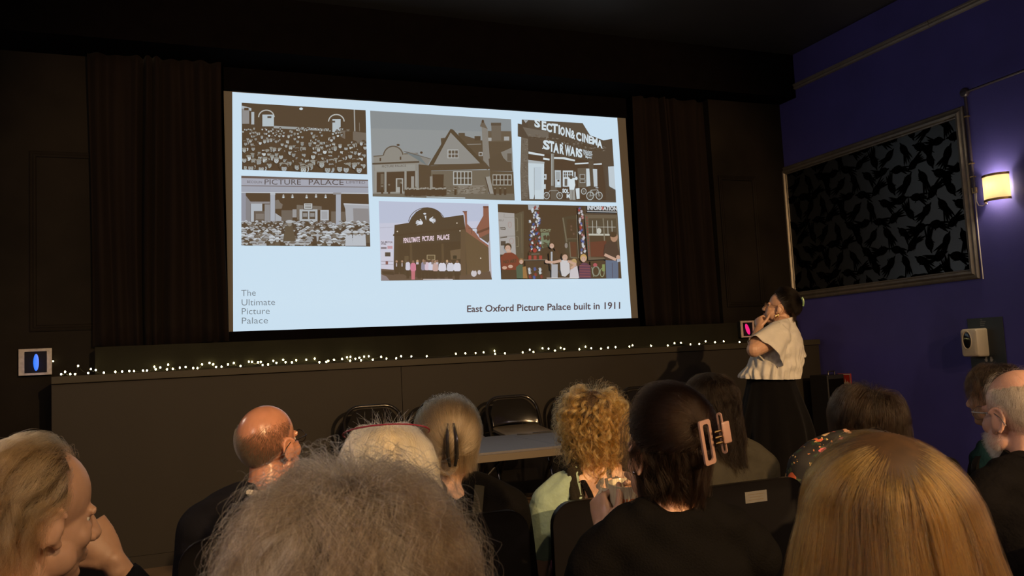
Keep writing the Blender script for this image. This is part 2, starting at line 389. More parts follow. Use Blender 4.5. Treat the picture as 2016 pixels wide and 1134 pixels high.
class Pic:
    """flat coloured shapes of one projected picture; coordinates in a crop (ox, oy, scale)"""
    def __init__(s, ox, oy, k, quad=None): s.o = (ox, oy, k); s.v = []; s.f = []; s.c = []; s.lay = 1; s.quad = quad
    def clip(s, pts):
        for (ax, ay), (bx, by) in zip(s.quad, s.quad[1:]+s.quad[:1]):
            out = []; side = lambda p: (bx-ax)*(p[1]-ay)-(by-ay)*(p[0]-ax)
            for p, q in zip(pts, pts[1:]+pts[:1]):
                a, b = side(p), side(q)
                if a >= 0: out.append(p)
                if a*b < 0: t = a/(a-b); out.append((p[0]+(q[0]-p[0])*t, p[1]+(q[1]-p[1])*t))
            pts = out
            if len(pts) < 3: break
        return pts
    def P(s, x, y, lay): return on_y(s.o[0]+x/s.o[2], s.o[1]+y/s.o[2], YS-0.0015-lay*4e-5)
    def poly(s, pts, col, keep=False):
        if not keep: s.lay += 1
        if s.quad is not None: pts = s.clip(pts)
        if len(pts) < 3: return s
        n = sum(len(q) for q in s.v); s.v.append(np.array([s.P(x, y, s.lay) for x, y in pts])); s.f.append(tuple(range(n, n+len(pts)))); s.c.append(tuple(shown(col))); return s
    def rect(s, x0, y0, x1, y1, col, keep=False): return s.poly([(x0, y0), (x1, y0), (x1, y1), (x0, y1)], col, keep)
    def ell(s, cx, cy, rx, ry, col, n=12, a0=0, a1=2*math.pi, keep=False):
        return s.poly([(cx+rx*math.cos(t), cy+ry*math.sin(t)) for t in (np.linspace(a0, a1, n+1)[:-1] if a1-a0 > 6.2 else np.linspace(a0, a1, n))], col, keep)
    def line(s, pts, wd, col, keep=False):
        if not keep: s.lay += 1
        for (x0, y0), (x1, y1) in zip(pts[:-1], pts[1:]):
            L = math.hypot(x1-x0, y1-y0)+1e-9; nx, ny = -(y1-y0)/L*wd/2, (x1-x0)/L*wd/2
            s.poly([(x0+nx, y0+ny), (x1+nx, y1+ny), (x1-nx, y1-ny), (x0-nx, y0-ny)], col, True)
        return s
    def arc(s, cx, cy, rx, ry, wd, col, a0=math.pi, a1=2*math.pi, n=14, rot_=0):
        c, q = math.cos(rot_), math.sin(rot_)
        return s.line([(cx+rx*math.cos(t)*c-ry*math.sin(t)*q, cy+rx*math.cos(t)*q+ry*math.sin(t)*c) for t in np.linspace(a0, a1, n)], wd, col)
    def text(s, body, x0, y0, x1, y1, h, col, bold=0.0, shear=0.0):
        """text from baseline start (x0,y0) to baseline end (x1,y1), cap height h"""
        s.lay += 1; V, F = glyphs(body, bold); W_ = V[:, 0].max(); n = sum(len(q) for q in s.v)
        P_ = []
        for a, b in V:
            t = a/W_; P_.append(s.P(x0+(x1-x0)*t+shear*b*h, y0+(y1-y0)*t-b*h, s.lay))
        s.v.append(np.array(P_)); s.f += [tuple(i+n for i in f) for f in F]; s.c += [tuple(shown(col))]*len(F); return s
    def build(s, name, label=None):
        me = bpy.data.meshes.new(name); V = np.concatenate(s.v); me.from_pydata([tuple(map(float, q)) for q in V], [], s.f)
        at = me.color_attributes.new('Col', 'FLOAT_COLOR', 'CORNER'); out = []
        for p, c in zip(me.polygons, s.c): out += [*c, 1.0]*p.loop_total
        at.data.foreach_set('color', np.array(out, dtype=np.float32)); me.update()
        return link(name, me, M['proj'], scr, smooth=False, label=label)
DK = (84, 66, 42); MD = (118, 106, 92); LT = (176, 188, 196); WH = (200, 220, 232)

def crowd_photo():
    p = Pic(440, 140, 4.05, [(145, 252), (1133, 312), (1146, 823), (148, 785)]); r = random.Random(11)
    p.poly([(145, 252), (1133, 312), (1146, 823), (148, 785)], (88, 70, 46))
    p.poly([(147, 275), (222, 295), (222, 318), (147, 300)], LT).rect(150, 300, 205, 420, (150, 150, 150)).rect(165, 292, 200, 312, DK).rect(222, 325, 245, 425, LT)
    for cx, cy, yb in ((340, 355, 440), (898, 390, 492)):
        p.arc(cx+2, cy+12, 62, 56, 9, (186, 190, 186)); p.rect(cx-30, cy-8, cx+62 if cx < 500 else cx+36, yb, (180, 196, 204)); p.rect(cx+10 if cx < 500 else cx-40, cy+5, cx+42 if cx < 500 else cx-8, cy+20, (90, 80, 66))
    p.poly([(400, 436), (838, 458), (838, 480), (400, 462)], (160, 168, 168)); p.ell(619, 300, 15, 10, WH)
    p.poly([(930, 470), (1138, 492), (1140, 600), (930, 580)], (122, 112, 98)); p.line([(1043, 306), (1047, 480)], 9, (170, 172, 168)); p.line([(1083, 410), (1085, 480)], 3, (150, 145, 135))
    p.rect(970, 480, 1032, 560, (62, 46, 26)); p.ell(993, 466, 12, 13, (130, 124, 110)); p.ell(993, 458, 14, 7, (50, 38, 22))
    p.poly([(150, 450), (400, 455), (860, 480), (965, 540), (1140, 600), (1145, 820), (150, 784)], (74, 56, 34))
    pts = []
    for k in range(330):
        t = (k/330)**1.35; y = 455+t*330; x = r.uniform(155, 1135)
        if x > 950 and y < 565: continue
        if y > 785+ (x-148)*0.036: continue
        pts.append((x, y, 8+t*19))
    for x, y, q in pts:
        g = r.uniform(.82, 1.03); base = r.choice([(186, 196, 196), (170, 178, 176), (196, 208, 212)])
        p.lay += 0.3
        p.ell(x, y, q*1.35, q*1.3, (66, 50, 30), 9, keep=True); p.lay += .2
        p.ell(x, y+q*.15, q*.80, q*1.02, tuple(min(255, int(v*g)) for v in base), 9, keep=True); p.lay += .2
        if q > 9:
            p.ell(x-q*.3, y+q*.05, q*.18, q*.10, (110, 98, 80), 6, keep=True); p.ell(x+q*.3, y+q*.05, q*.18, q*.10, (110, 98, 80), 6, keep=True); p.ell(x, y+q*.62, q*.25, q*.08, (120, 105, 88), 6, keep=True)
        p.ell(x, y-q*.62, q*1.0, q*.42, (52, 40, 24) if r.random() < .75 else (150, 150, 140), 8, keep=True)
    p.build('projected_photo', 'brown and white photo of a crowd outside, top left of the slide')
crowd_photo()

def palace_photo():
    p = Pic(470, 340, 7.558, [(38, 45), (1925, 105), (1958, 1100), (40, 1085)]); r = random.Random(5)
    p.poly([(38, 45), (1925, 105), (1958, 1100), (40, 1085)], (140, 132, 136))
    p.poly([(38, 45), (1925, 105), (1926, 125), (1500, 118), (1300, 120), (900, 95), (400, 88), (38, 80)], (110, 92, 84))
    p.poly([(38, 82), (1926, 122), (1928, 215), (38, 195)], (168, 172, 188)); p.line([(38, 192), (1928, 214)], 9, (118, 108, 108))
    p.poly([(38, 200), (1930, 222), (1932, 300), (38, 288)], (164, 170, 186)); p.line([(38, 292), (1932, 308)], 12, (196, 206, 216))
    p.text('BECOUN', 120, 152, 345, 158, 38, (112, 106, 112)); p.text('PICTURE', 375, 176, 925, 178, 82, (92, 84, 84)); p.text('PALACE', 1032, 178, 1560, 182, 82, (92, 84, 84)); p.text('LIMITED', 1595, 160, 1880, 164, 42, (112, 106, 112))
    p.poly([(105, 302), (1935, 318), (1940, 760), (105, 740)], (80, 62, 38))
    p.poly([(38, 300), (105, 302), (105, 720), (40, 720)], (150, 154, 170)); p.poly([(105, 340), (175, 430), (175, 740), (105, 740)], (140, 140, 146))
    p.rect(175, 430, 462, 460, (150, 148, 150)).rect(180, 460, 350, 740, (178, 188, 198)).rect(225, 570, 390, 740, (110, 98, 84)).rect(255, 610, 375, 690, (134, 126, 116)).rect(385, 470, 465, 740, (150, 150, 152))
    p.rect(470, 305, 540, 740, (172, 180, 194)).rect(468, 300, 544, 330, (182, 190, 200))
    p.poly([(540, 540), (625, 545), (625, 660), (540, 600)], (70, 54, 32)); p.poly([(545, 600), (640, 665), (640, 740), (545, 740)], (170, 176, 184)); p.poly([(545, 410), (590, 400), (620, 450), (655, 470), (640, 535), (545, 540)], (130, 120, 108))
    for x, y in ((665, 350), (800, 350), (1010, 355), (1150, 345), (1293, 352)): p.poly([(x-8, y-28), (x+8, y-28), (x+18, y+18), (x-18, y+18)], (180, 180, 176)); p.ell(x, y+18, 18, 7, WH)
    p.rect(635, 560, 800, 740, (118, 108, 96)).rect(800, 545, 862, 665, (160, 160, 162)).rect(868, 480, 905, 700, (124, 112, 98)).poly([(862, 480), (960, 485), (960, 550), (862, 545)], (128, 118, 104)).poly([(1100, 490), (1235, 500), (1235, 560), (1100, 555)], (124, 114, 100))
    p.rect(905, 545, 1172, 740, (178, 186, 192)).rect(945, 575, 1030, 690, (96, 82, 62)).rect(1052, 575, 1138, 690, (96, 82, 62)).rect(955, 600, 1020, 655, (150, 150, 148)).rect(1062, 600, 1128, 655, (150, 150, 148))
    p.rect(965, 452, 1100, 548, (70, 60, 52)).rect(972, 458, 1094, 538, (196, 204, 206))
    for y in (475, 495, 515): p.line([(985, y), (1080, y+3)], 10, (100, 90, 80))
    p.rect(1215, 555, 1340, 710, (182, 190, 198)).rect(1232, 575, 1320, 690, (166, 170, 176)).rect(1375, 575, 1450, 760, (120, 108, 92))
    p.rect(1445, 310, 1520, 780, (168, 176, 190)).rect(1405, 298, 1525, 325, (150, 148, 150)).rect(1520, 580, 1590, 780, (118, 104, 88))
    p.poly([(1560, 462), (1935, 470), (1938, 760), (1600, 760), (1585, 540)], (172, 176, 184)).poly([(1700, 530), (1930, 535), (1934, 740), (1710, 740)], (150, 148, 150)); p.line([(1560, 465), (1935, 478)], 20, (190, 196, 204))
    p.poly([(40, 740), (400, 720), (1000, 720), (1500, 790), (1945, 770), (1956, 1098), (40, 1083)], (88, 70, 46))
    for k in range(300):
        t = (k/300)**1.2; y = 735+t*330; x = r.uniform(55, 1935); q = 20+t*16
        col = r.choice([(182, 190, 198), (160, 164, 168), (130, 122, 110), (196, 206, 214), (96, 80, 58)])
        p.lay += .3
        if t > .35: p.poly([(x-q*1.1, y+q*.9), (x+q*1.1, y+q*.9), (x+q*1.5, y+q*5), (x-q*1.5, y+q*5)], r.choice([(92, 76, 52), (110, 96, 74), (86, 68, 44), (170, 176, 184), (78, 60, 36)]), keep=True); p.lay += .2
        p.ell(x, y, q*.72, q*.85, (176, 180, 180), 8, keep=True); p.lay += .2
        p.ell(x, y-q*.55, q*1.5, q*.5, col, 9, keep=True); p.lay += .2; p.ell(x, y-q*.95, q*.8, q*.45, col, 8, keep=True); p.lay += .1
        p.ell(x, y-q*.25, q*1.2, q*.14, (70, 54, 34), 7, keep=True)
    p.poly([(690, 790), (800, 790), (850, 1020), (660, 1020)], (104, 90, 66)); p.ell(755, 762, 34, 36, (150, 144, 130)); p.ell(755, 728, 60, 24, (178, 184, 188))
    for x in (1640, 1745, 1840): p.poly([(x-45, 920), (x+45, 920), (x+55, 1090), (x-55, 1090)], (186, 194, 204)); p.ell(x-5, 905, 30, 30, (150, 146, 138)); p.ell(x-5, 882, 50, 18, (190, 196, 202))
    p.build('projected_photo', 'mauve and brown photo reading PICTURE PALACE over a crowd in hats')
palace_photo()

def gable_photo():
    p = Pic(720, 200, 3.804, [(33, 68), (1088, 132), (1116, 740), (52, 710)]); r = random.Random(9)
    p.poly([(33, 68), (1088, 132), (1116, 740), (52, 710)], (150, 158, 160))
    p.poly([(33, 68), (1088, 132), (1090, 230), (40, 200)], (142, 152, 156))
    # small picture house on the left
    p.poly([(58, 410), (130, 405), (132, 395), (150, 352), (205, 330), (258, 345), (288, 385), (390, 385), (395, 690), (60, 690)], (150, 148, 138))
    p.arc(206, 412, 74, 78, 9, (104, 92, 72), 3.25, 6.1); p.line([(58, 410), (130, 404)], 7, (110, 98, 78)); p.line([(288, 392), (390, 386)], 7, (110, 98, 78))
    p.ell(243, 325, 12, 8, (70, 56, 36)).rect(104, 422, 115, 446, (80, 64, 44)).rect(255, 412, 266, 436, (80, 64, 44)).ell(417, 382, 10, 9, (80, 64, 44))
    p.poly([(285, 372), (490, 430), (460, 480), (395, 480), (390, 388)], (142, 140, 132)); p.line([(285, 372), (490, 430)], 4, (100, 88, 68))
    p.poly([(50, 460), (400, 445), (400, 458), (50, 472)], (92, 78, 56)); p.poly([(65, 475), (370, 470), (372, 515), (70, 520)], (158, 158, 150)); p.text('PICTURE PALACE', 120, 494, 302, 488, 17, (96, 84, 64))
    p.poly([(75, 530), (375, 520), (378, 670), (78, 680)], (84, 68, 44))
    for x in (66, 140, 290, 370): p.rect(x, 520, x+16, 680, (158, 158, 150))
    p.rect(112, 540, 135, 660, (120, 108, 88)).rect(225, 575, 280, 680, (172, 174, 168)).rect(236, 582, 270, 640, (104, 92, 72)).rect(340, 560, 362, 670, (160, 158, 150)).poly([(395, 470), (490, 480), (490, 680), (398, 680)], (96, 78, 52))
    # big gabled house
    p.poly([(690, 240), (860, 290), (1090, 300), (1095, 520), (920, 500), (740, 330)], (102, 86, 62)); p.line([(740, 322), (865, 318)], 6, (150, 148, 140))
    p.poly([(915, 220), (1088, 222), (1092, 300), (918, 300)], (112, 98, 76)).poly([(940, 165), (1012, 158), (1014, 290), (944, 295)], (118, 108, 92)).rect(938, 158, 1014, 180, (100, 86, 66)).rect(1036, 262, 1075, 292, (170, 174, 174)).rect(915, 270, 942, 295, (170, 172, 170))
    p.poly([(695, 235), (742, 235), (745, 275), (700, 260)], (100, 84, 60)).rect(815, 258, 860, 290, (90, 74, 52)).poly([(562, 275), (592, 270), (592, 320), (566, 320)], (100, 84, 60))
    p.poly([(635, 205), (655, 210), (925, 500), (910, 512), (880, 470), (470, 480), (480, 460)], (92, 76, 50)); p.poly([(636, 232), (860, 465), (510, 470)], (150, 150, 144))
    p.rect(612, 358, 694, 424, (178, 182, 180))
    for i in range(3): p.rect(620+i*25, 366, 640+i*25, 390, (104, 92, 74)); p.rect(620+i*25, 396, 640+i*25, 418, (104, 92, 74))
    p.poly([(868, 180), (912, 205), (935, 500), (880, 440)], (142, 138, 128)).poly([(855, 185), (915, 205), (905, 190), (885, 150), (868, 150)], (116, 104, 86)).ell(877, 148, 9, 12, (80, 64, 44)).rect(846, 378, 876, 408, (172, 174, 172)).rect(852, 384, 870, 402, (100, 86, 66))
    p.poly([(470, 482), (900, 460), (930, 505), (450, 518)], (98, 80, 54)); p.poly([(920, 430), (1020, 380), (1095, 500), (1100, 522), (930, 520)], (100, 84, 60))
    p.poly([(1012, 380), (1092, 345), (1098, 450), (1060, 450), (1030, 420)], (140, 136, 126)).rect(1060, 388, 1092, 445, (110, 100, 84))
    p.poly([(490, 520), (930, 512), (920, 700), (490, 690)], (122, 112, 92)).poly([(500, 545), (585, 545), (580, 690), (505, 690)], (70, 54, 30)).poly([(480, 560), (500, 560), (500, 680), (482, 680)], (150, 146, 136))
    p.rect(655, 522, 796, 626, (182, 186, 182))
    for i in range(5):
        for j in range(2): p.rect(662+i*27, 528+j*48, 682+i*27, 570+j*48, (96, 84, 62))
    p.poly([(690, 630), (890, 625), (895, 700), (690, 695)], (140, 132, 116))
    for k in range(90): x = r.uniform(600, 890); y = r.uniform(632, 698); p.lay += .1; p.rect(x, y, x+r.uniform(8, 22), y+5, r.choice([(112, 100, 80), (156, 150, 136), (104, 90, 68)]), keep=True)
    p.poly([(930, 520), (1105, 525), (1112, 700), (925, 695)], (104, 88, 62)); p.rect(950, 545, 1094, 628, (170, 170, 160))
    for i in range(5): p.rect(955+i*28, 552, 976+i*28, 582, (84, 70, 48)); p.rect(955+i*28, 590, 976+i*28, 622, (84, 70, 48))
    p.poly([(895, 565), (930, 560), (958, 690), (930, 696)], (160, 158, 150)).line([(895, 565), (930, 696)], 6, (80, 64, 42))
    p.poly([(52, 690), (1114, 690), (1116, 740), (52, 712)], (120, 112, 94)); p.line([(455, 714), (745, 722)], 5, WH)
    for x, h in ((123, 70), (175, 80), (265, 100), (372, 62), (562, 60), (590, 65), (672, 60), (968, 62), (1008, 64), (1044, 62)):
        yb = 690 if x < 270 else 700
        p.poly([(x-9, yb-h*.72), (x+9, yb-h*.72), (x+8, yb), (x-8, yb)], (52, 40, 20)); p.ell(x, yb-h*.85, 7, 8, (140, 130, 112)); p.ell(x, yb-h*.95, 9, 4, (48, 36, 20))
    for k in range(34): x = 300+k*9+r.uniform(-4, 4); yb = 705+r.uniform(-4, 4); p.lay += .2; p.rect(x-7, yb-46, x+7, yb, r.choice([(52, 40, 20), (66, 52, 30), (58, 46, 24)]), keep=True); p.ell(x, yb-54, 6, 7, (160, 156, 144), 8, keep=True)
    p.build('projected_photo', 'grey photo of a gabled stone house beside a small cinema front')
gable_photo()

def mural_photo():
    p = Pic(1015, 230, 6.478)
    B = (84, 70, 52)
    p.poly([(80, 35), (855, 80), (950, 235), (1120, 300), (1232, 280), (1255, 630), (1180, 635), (1195, 880), (1275, 930), (1282, 1092), (72, 1070), (60, 700), (75, 260), (28, 250), (28, 85), (80, 95)], (92, 78, 60))
    p.poly([(150, 40), (855, 80), (945, 235), (160, 200)], (98, 86, 68)); p.poly([(90, 130), (420, 190), (420, 270), (160, 250)], (120, 112, 98))
    p.poly([(72, 260), (160, 280), (165, 900), (190, 1060), (75, 1065), (62, 700)], (120, 110, 94)); p.poly([(100, 40), (160, 45), (130, 80)], (170, 180, 184))
    rr = random.Random(2)
    for k in range(110):
        x = rr.uniform(170, 1150); y = 215+(x-170)*0.19+rr.uniform(-12, 50); p.lay += .1; p.ell(x, y, rr.uniform(6, 18), rr.uniform(3, 7), rr.choice([(112, 100, 82), (74, 60, 42), (134, 126, 112)]), 7, keep=True)
    for k in range(120):
        x = rr.uniform(72, 160); y = rr.uniform(280, 1040); p.lay += .1; p.rect(x, y, min(162, x+rr.uniform(8, 26)), y+8, rr.choice([(100, 88, 70), (138, 130, 116), (112, 100, 84)]), keep=True)
    # painted lettering, letter by letter along a falling baseline
    def letters(word, spots):
        for ch, (x, y, w_, h, sl) in zip(word, spots): p.text(ch, x, y, x+w_, y+sl, h, (206, 224, 234), 0.045)
    letters('SECTION', [(242, 122, 72, 100, 14), (330, 158, 62, 108, 10), (392, 178, 72, 104, 16), (462, 196, 78, 112, 8), (545, 212, 22, 110, 4), (570, 228, 58, 104, 10), (636, 246, 66, 112, 14)])
    p.text('&', 706, 268, 760, 286, 108, (206, 224, 234), 0.03)
    letters('CINEMA', [(772, 290, 66, 104, 20), (846, 308, 20, 100, 4), (872, 318, 54, 104, 12), (928, 334, 50, 96, 8), (976, 346, 70, 90, 16), (1046, 384, 62, 96, 14)])
    letters('STAR', [(352, 402, 84, 112, 18), (432, 432, 60, 130, 14), (488, 448, 66, 122, 14), (562, 462, 56, 118, 14)])
    p.line([(340, 404), (370, 395)], 12, (206, 224, 234)); p.line([(590, 330), (606, 352)], 12, (206, 224, 234))
    letters('WARS', [(634, 484, 70, 130, 16), (700, 490, 62, 112, 12), (768, 500, 48, 106, 10), (804, 508, 48, 104, 10)])
    p.text('TRILOGY', 860, 452, 978, 474, 34, (200, 216, 224), 0.03).text('TONIGHT', 864, 486, 982, 506, 30, (200, 216, 224), 0.03).text('8pm', 890, 520, 970, 532, 26, (200, 216, 224), 0.03)
    # canopy underside, pillars, doors
    p.poly([(165, 430), (1110, 590), (1150, 900), (1150, 1060), (165, 1060)], (78, 64, 46))
    for q in ([(165, 442), (368, 480), (366, 502), (165, 472)], [(352, 520), (435, 534), (432, 556), (352, 546)], [(488, 512), (620, 515), (760, 548), (755, 568), (600, 540), (490, 536)], [(755, 592), (930, 580), (932, 598), (757, 608)], [(972, 600), (1100, 592), (1100, 610), (975, 614)]): p.poly(q, (206, 220, 226))
    p.poly([(162, 548), (365, 590), (360, 1060), (180, 1060), (165, 850)], (196, 214, 224)); p.rect(230, 640, 330, 935, (188, 206, 218)); p.line([(240, 650), (240, 1050)], 4, (140, 140, 136)); p.poly([(162, 548), (370, 575), (366, 600), (162, 590)], (176, 186, 190)); p.poly([(245, 990), (228, 1050), (245, 1050)], B)
    p.rect(452, 470, 490, 900, (140, 140, 132)).rect(458, 470, 466, 900, (176, 184, 184)).rect(450, 880, 526, 1060, (108, 98, 82))
    p.rect(930, 560, 995, 890, (100, 86, 66)).rect(925, 880, 1010, 1060, (92, 78, 58))
    p.poly([(500, 680), (578, 682), (580, 900), (505, 898)], (186, 202, 210)).rect(512, 700, 566, 800, (164, 174, 178)).ell(546, 815, 14, 12, B).rect(532, 828, 562, 870, WH)
    p.rect(602, 685, 735, 890, (200, 216, 224)).rect(615, 705, 655, 770, (110, 100, 86)).rect(668, 705, 720, 770, (110, 100, 86)).rect(625, 790, 660, 880, (116, 108, 96)); p.line([(635, 705), (635, 770)], 5, WH).line([(692, 705), (692, 770)], 5, WH).line([(615, 738), (720, 738)], 5, WH)
    p.rect(360, 730, 395, 800, (190, 204, 210)).rect(360, 860, 385, 920, (196, 210, 216)).rect(365, 750, 380, 778, (90, 80, 64))
    p.poly([(790, 655), (900, 652), (900, 900), (800, 900)], (112, 102, 84)).poly([(900, 660), (940, 660), (955, 880), (905, 890)], (196, 212, 220)).poly([(985, 665), (1040, 668), (1045, 890), (1000, 890)], (190, 204, 212))
    p.rect(818, 732, 888, 790, (170, 176, 174)).rect(826, 740, 880, 784, (96, 82, 62)).rect(818, 800, 890, 842, (170, 176, 174)).rect(826, 806, 882, 836, (96, 82, 62))
    p.text('SOL', 598, 965, 680, 972, 50, (206, 222, 230), 0.05).text('M', 650, 1032, 690, 1036, 52, (206, 222, 230), 0.05)
    # two people
    p.poly([(672, 790), (750, 780), (762, 870), (745, 940), (690, 940)], (208, 224, 232)).poly([(690, 930), (755, 930), (765, 1060), (690, 1065)], (160, 162, 156)).line([(725, 945), (722, 1060)], 5, (110, 100, 84)).ell(708, 770, 24, 24, (96, 82, 62)).line([(745, 800), (785, 770)], 22, (206, 222, 230)).ell(775, 788, 16, 20, (206, 222, 230)).rect(750, 700, 766, 770, (190, 202, 206))
    p.poly([(765, 915), (815, 908), (818, 1045), (780, 1050)], (204, 220, 228))
    for cx, cy, q in ((395, 1005, 42), (562, 1005, 42), (950, 1008, 50), (1066, 1006, 46), (870, 950, 36)):
        p.arc(cx, cy, q*.86, q, 9, (186, 196, 196), 0, 2*math.pi, 22); p.arc(cx, cy, q*.3, q*.3, 5, (140, 138, 128), 0, 2*math.pi, 10)
        for a in np.linspace(0, math.pi, 5)[:-1]: p.line([(cx+q*.8*math.cos(a), cy+q*.9*math.sin(a)), (cx-q*.8*math.cos(a), cy-q*.9*math.sin(a))], 2, (140, 138, 128))
    p.line([(950, 1005), (960, 935), (1050, 930), (1066, 1005)], 7, (180, 186, 184)).line([(950, 1005), (1010, 1000), (1050, 930)], 6, (170, 174, 170)).line([(960, 935), (1010, 1000)], 6, (170, 174, 170)).line([(1020, 905), (1055, 905)], 8, WH).line([(395, 1005), (440, 940), (540, 940), (562, 1005)], 6, (170, 172, 166))
    p.poly([(1180, 635), (1255, 632), (1275, 930), (1200, 890)], (190, 206, 216)); p.poly([(72, 1048), (430, 1052), (1282, 1070), (1282, 1092), (72, 1070)], (104, 92, 74))
    p.build('projected_photo', 'black and white photo of a cinema front with hand painted lettering')
mural_photo()

def hand(p, x, y, s, col, flip=1, ang=0.0):
    c, q = math.cos(ang), math.sin(ang)
    def t(a, b): a *= flip; return (x+(a*c-b*q)*s, y+(a*q+b*c)*s)
    p.poly([t(.5*math.cos(k), .55*math.sin(k)) for k in np.linspace(0, 2*math.pi, 10)[:-1]], col)
    for a, b, e, f in ((-.38, -.3, -.62, -1.0), (-.13, -.4, -.2, -1.25), (.12, -.4, .16, -1.25), (.36, -.3, .5, -1.05), (.45, .1, .95, -.25)):
        p.line([t(a, b), t(e, f)], .24*s, col)

def dark_cinema_photo():
    p = Pic(740, 390, 6.672, [(38, 40), (1480, 75), (1525, 1070), (68, 1085)]); r = random.Random(21); D = (92, 74, 48)
    p.poly([(38, 40), (1480, 75), (1525, 1070), (68, 1085)], (196, 200, 222)); p.poly([(38, 40), (1480, 75), (1482, 300), (45, 330)], (184, 194, 220))
    p.line([(52, 392), (235, 380)], 3, (160, 160, 176))
    p.poly([(1410, 115), (1480, 105), (1492, 400), (1490, 560), (1360, 520), (1320, 395), (1410, 230)], (156, 96, 72)); p.poly([(1325, 440), (1490, 378), (1490, 410), (1330, 470)], (120, 74, 52)); p.rect(1408, 104, 1480, 130, (130, 76, 54))
    p.poly([(1145, 175), (1195, 175), (1200, 340), (1290, 430), (1370, 540), (1480, 620), (1478, 650), (1180, 470), (1165, 220)], (160, 100, 76)); p.rect(1140, 170, 1198, 186, (130, 78, 58)); p.poly([(1370, 520), (1490, 460), (1492, 560), (1470, 590)], (112, 92, 70))
    for k in range(60): x = r.uniform(1160, 1480); y = r.uniform(200, 560); p.lay += .05
    p.line([(1215, 395), (1330, 400), (1325, 470)], 5, (90, 72, 56)).line([(1255, 400), (1255, 470)], 5, (90, 72, 56)); p.ell(1300, 420, 30, 16, (196, 208, 222))
    p.poly([(1480, 570), (1500, 560), (1520, 1030), (1488, 1030)], (186, 178, 186))
    p.poly([(245, 355), (432, 325), (470, 250), (530, 180), (610, 136), (690, 122), (770, 140), (840, 190), (885, 258), (1150, 220), (1185, 460), (1480, 650), (1490, 960), (1240, 1000), (1200, 1070), (230, 1060), (240, 500), (222, 490), (240, 465)], D)
    p.arc(668, 330, 240, 205, 8, (70, 56, 36), 3.25, 6.02); p.poly([(1168, 430), (1480, 650), (1490, 960), (1200, 1020)], (116, 92, 58)); p.poly([(250, 480), (1165, 385), (1165, 405), (250, 500)], (76, 60, 38)); p.line([(245, 357), (432, 327)], 6, (70, 56, 36)).line([(888, 262), (1150, 224)], 6, (70, 56, 36))
    p.poly([(290, 612), (1110, 568), (1110, 860), (290, 860)], (88, 68, 40)); p.poly([(1115, 420), (1170, 412), (1190, 1040), (1115, 1030)], (112, 88, 58))
    for x in (445, 860): p.poly([(x, 600), (x+28, 598), (x+38, 860), (x+6, 860)], (106, 84, 52))
    p.text('PENULTIMATE', 360, 588, 578, 572, 66, (232, 206, 220), 0.03).text('PICTURE', 606, 562, 764, 555, 62, (232, 206, 220), 0.03).text('PALACE', 804, 552, 966, 540, 66, (232, 206, 220), 0.03)
    hand(p, 590, 325, 52, (212, 218, 228), 1, -1.5); hand(p, 726, 285, 48, (212, 218, 228), -1, 1.9)
    p.ell(642, 205, 20, 12, (206, 212, 220)); p.poly([(640, 232), (662, 232), (660, 296)], (206, 212, 220))
    for x, y in ((283, 438), (1065, 328), (1105, 430), (1376, 790)): p.ell(x, y, 9, 9, (214, 200, 180), 8)
    p.rect(668, 745, 780, 815, (170, 150, 110)).rect(678, 755, 770, 806, (108, 88, 54)).rect(1002, 745, 1072, 805, (160, 138, 100)).rect(1012, 755, 1062, 798, (112, 90, 56)).poly([(975, 690), (1115, 665), (1112, 800), (985, 810)], (122, 98, 66), True).rect(375, 760, 430, 860, (112, 92, 58))
    p.poly([(60, 548), (232, 560), (228, 690), (66, 680)], (206, 204, 222)).text('ALL MOTOR', 66, 586, 220, 592, 24, (70, 66, 80), .02).text('SPARE', 68, 610, 135, 614, 22, (70, 66, 80), .02).rect(66, 640, 140, 668, (150, 140, 150)).rect(152, 630, 218, 665, (204, 150, 160))
    p.poly([(66, 690), (228, 700), (235, 940), (72, 930)], (204, 204, 222)).rect(120, 712, 192, 766, (96, 82, 66)); p.line([(70, 830), (230, 830)], 4, (120, 110, 110)).line([(70, 870), (228, 876)], 4, (120, 110, 110)); p.rect(128, 830, 160, 870, (150, 90, 84))
    p.poly([(68, 930), (240, 940), (400, 1020), (700, 1060), (1240, 1000), (1500, 960), (1525, 1070), (68, 1085)], (112, 88, 66)); p.poly([(68, 1000), (140, 1030), (180, 1080), (68, 1085)], (150, 136, 140)); p.poly([(80, 960), (230, 960), (240, 1010), (90, 1000)], (72, 56, 36))
    cols = [(206, 204, 222), (214, 120, 146), (70, 54, 34), (150, 146, 170), (214, 190, 206), (206, 206, 226), (204, 168, 160), (212, 210, 224), (206, 206, 220), (212, 212, 226)]
    xs = [420, 490, 568, 622, 672, 725, 782, 872, 978, 1068]; ws = [50, 62, 60, 46, 50, 60, 62, 84, 78, 80]
    for x, wd, c in zip(xs, ws, cols):
        y0 = 850 if wd > 60 else 838; hh = 200
        p.poly([(x-wd*.42, y0+95), (x+wd*.42, y0+95), (x+wd*.36, y0+hh+20), (x-wd*.36, y0+hh+20)], (84, 66, 42) if c != (214, 120, 146) else (206, 110, 120))
        p.poly([(x-wd*.55, y0+20), (x-wd*.25, y0), (x+wd*.25, y0), (x+wd*.55, y0+20), (x+wd*.62, y0+90), (x+wd*.4, y0+110), (x-wd*.4, y0+110), (x-wd*.62, y0+90)], c)
        p.ell(x, y0-14, wd*.24, 20, r.choice([(150, 110, 80), (110, 80, 54), (180, 140, 110)]))
    for x in (545, 745, 805, 935, 640): p.ell(x, 828, 16, 18, r.choice([(150, 112, 84), (200, 160, 120)])); p.rect(x-16, 842, x+16, 870, r.choice([(200, 190, 200), (150, 130, 120)]))
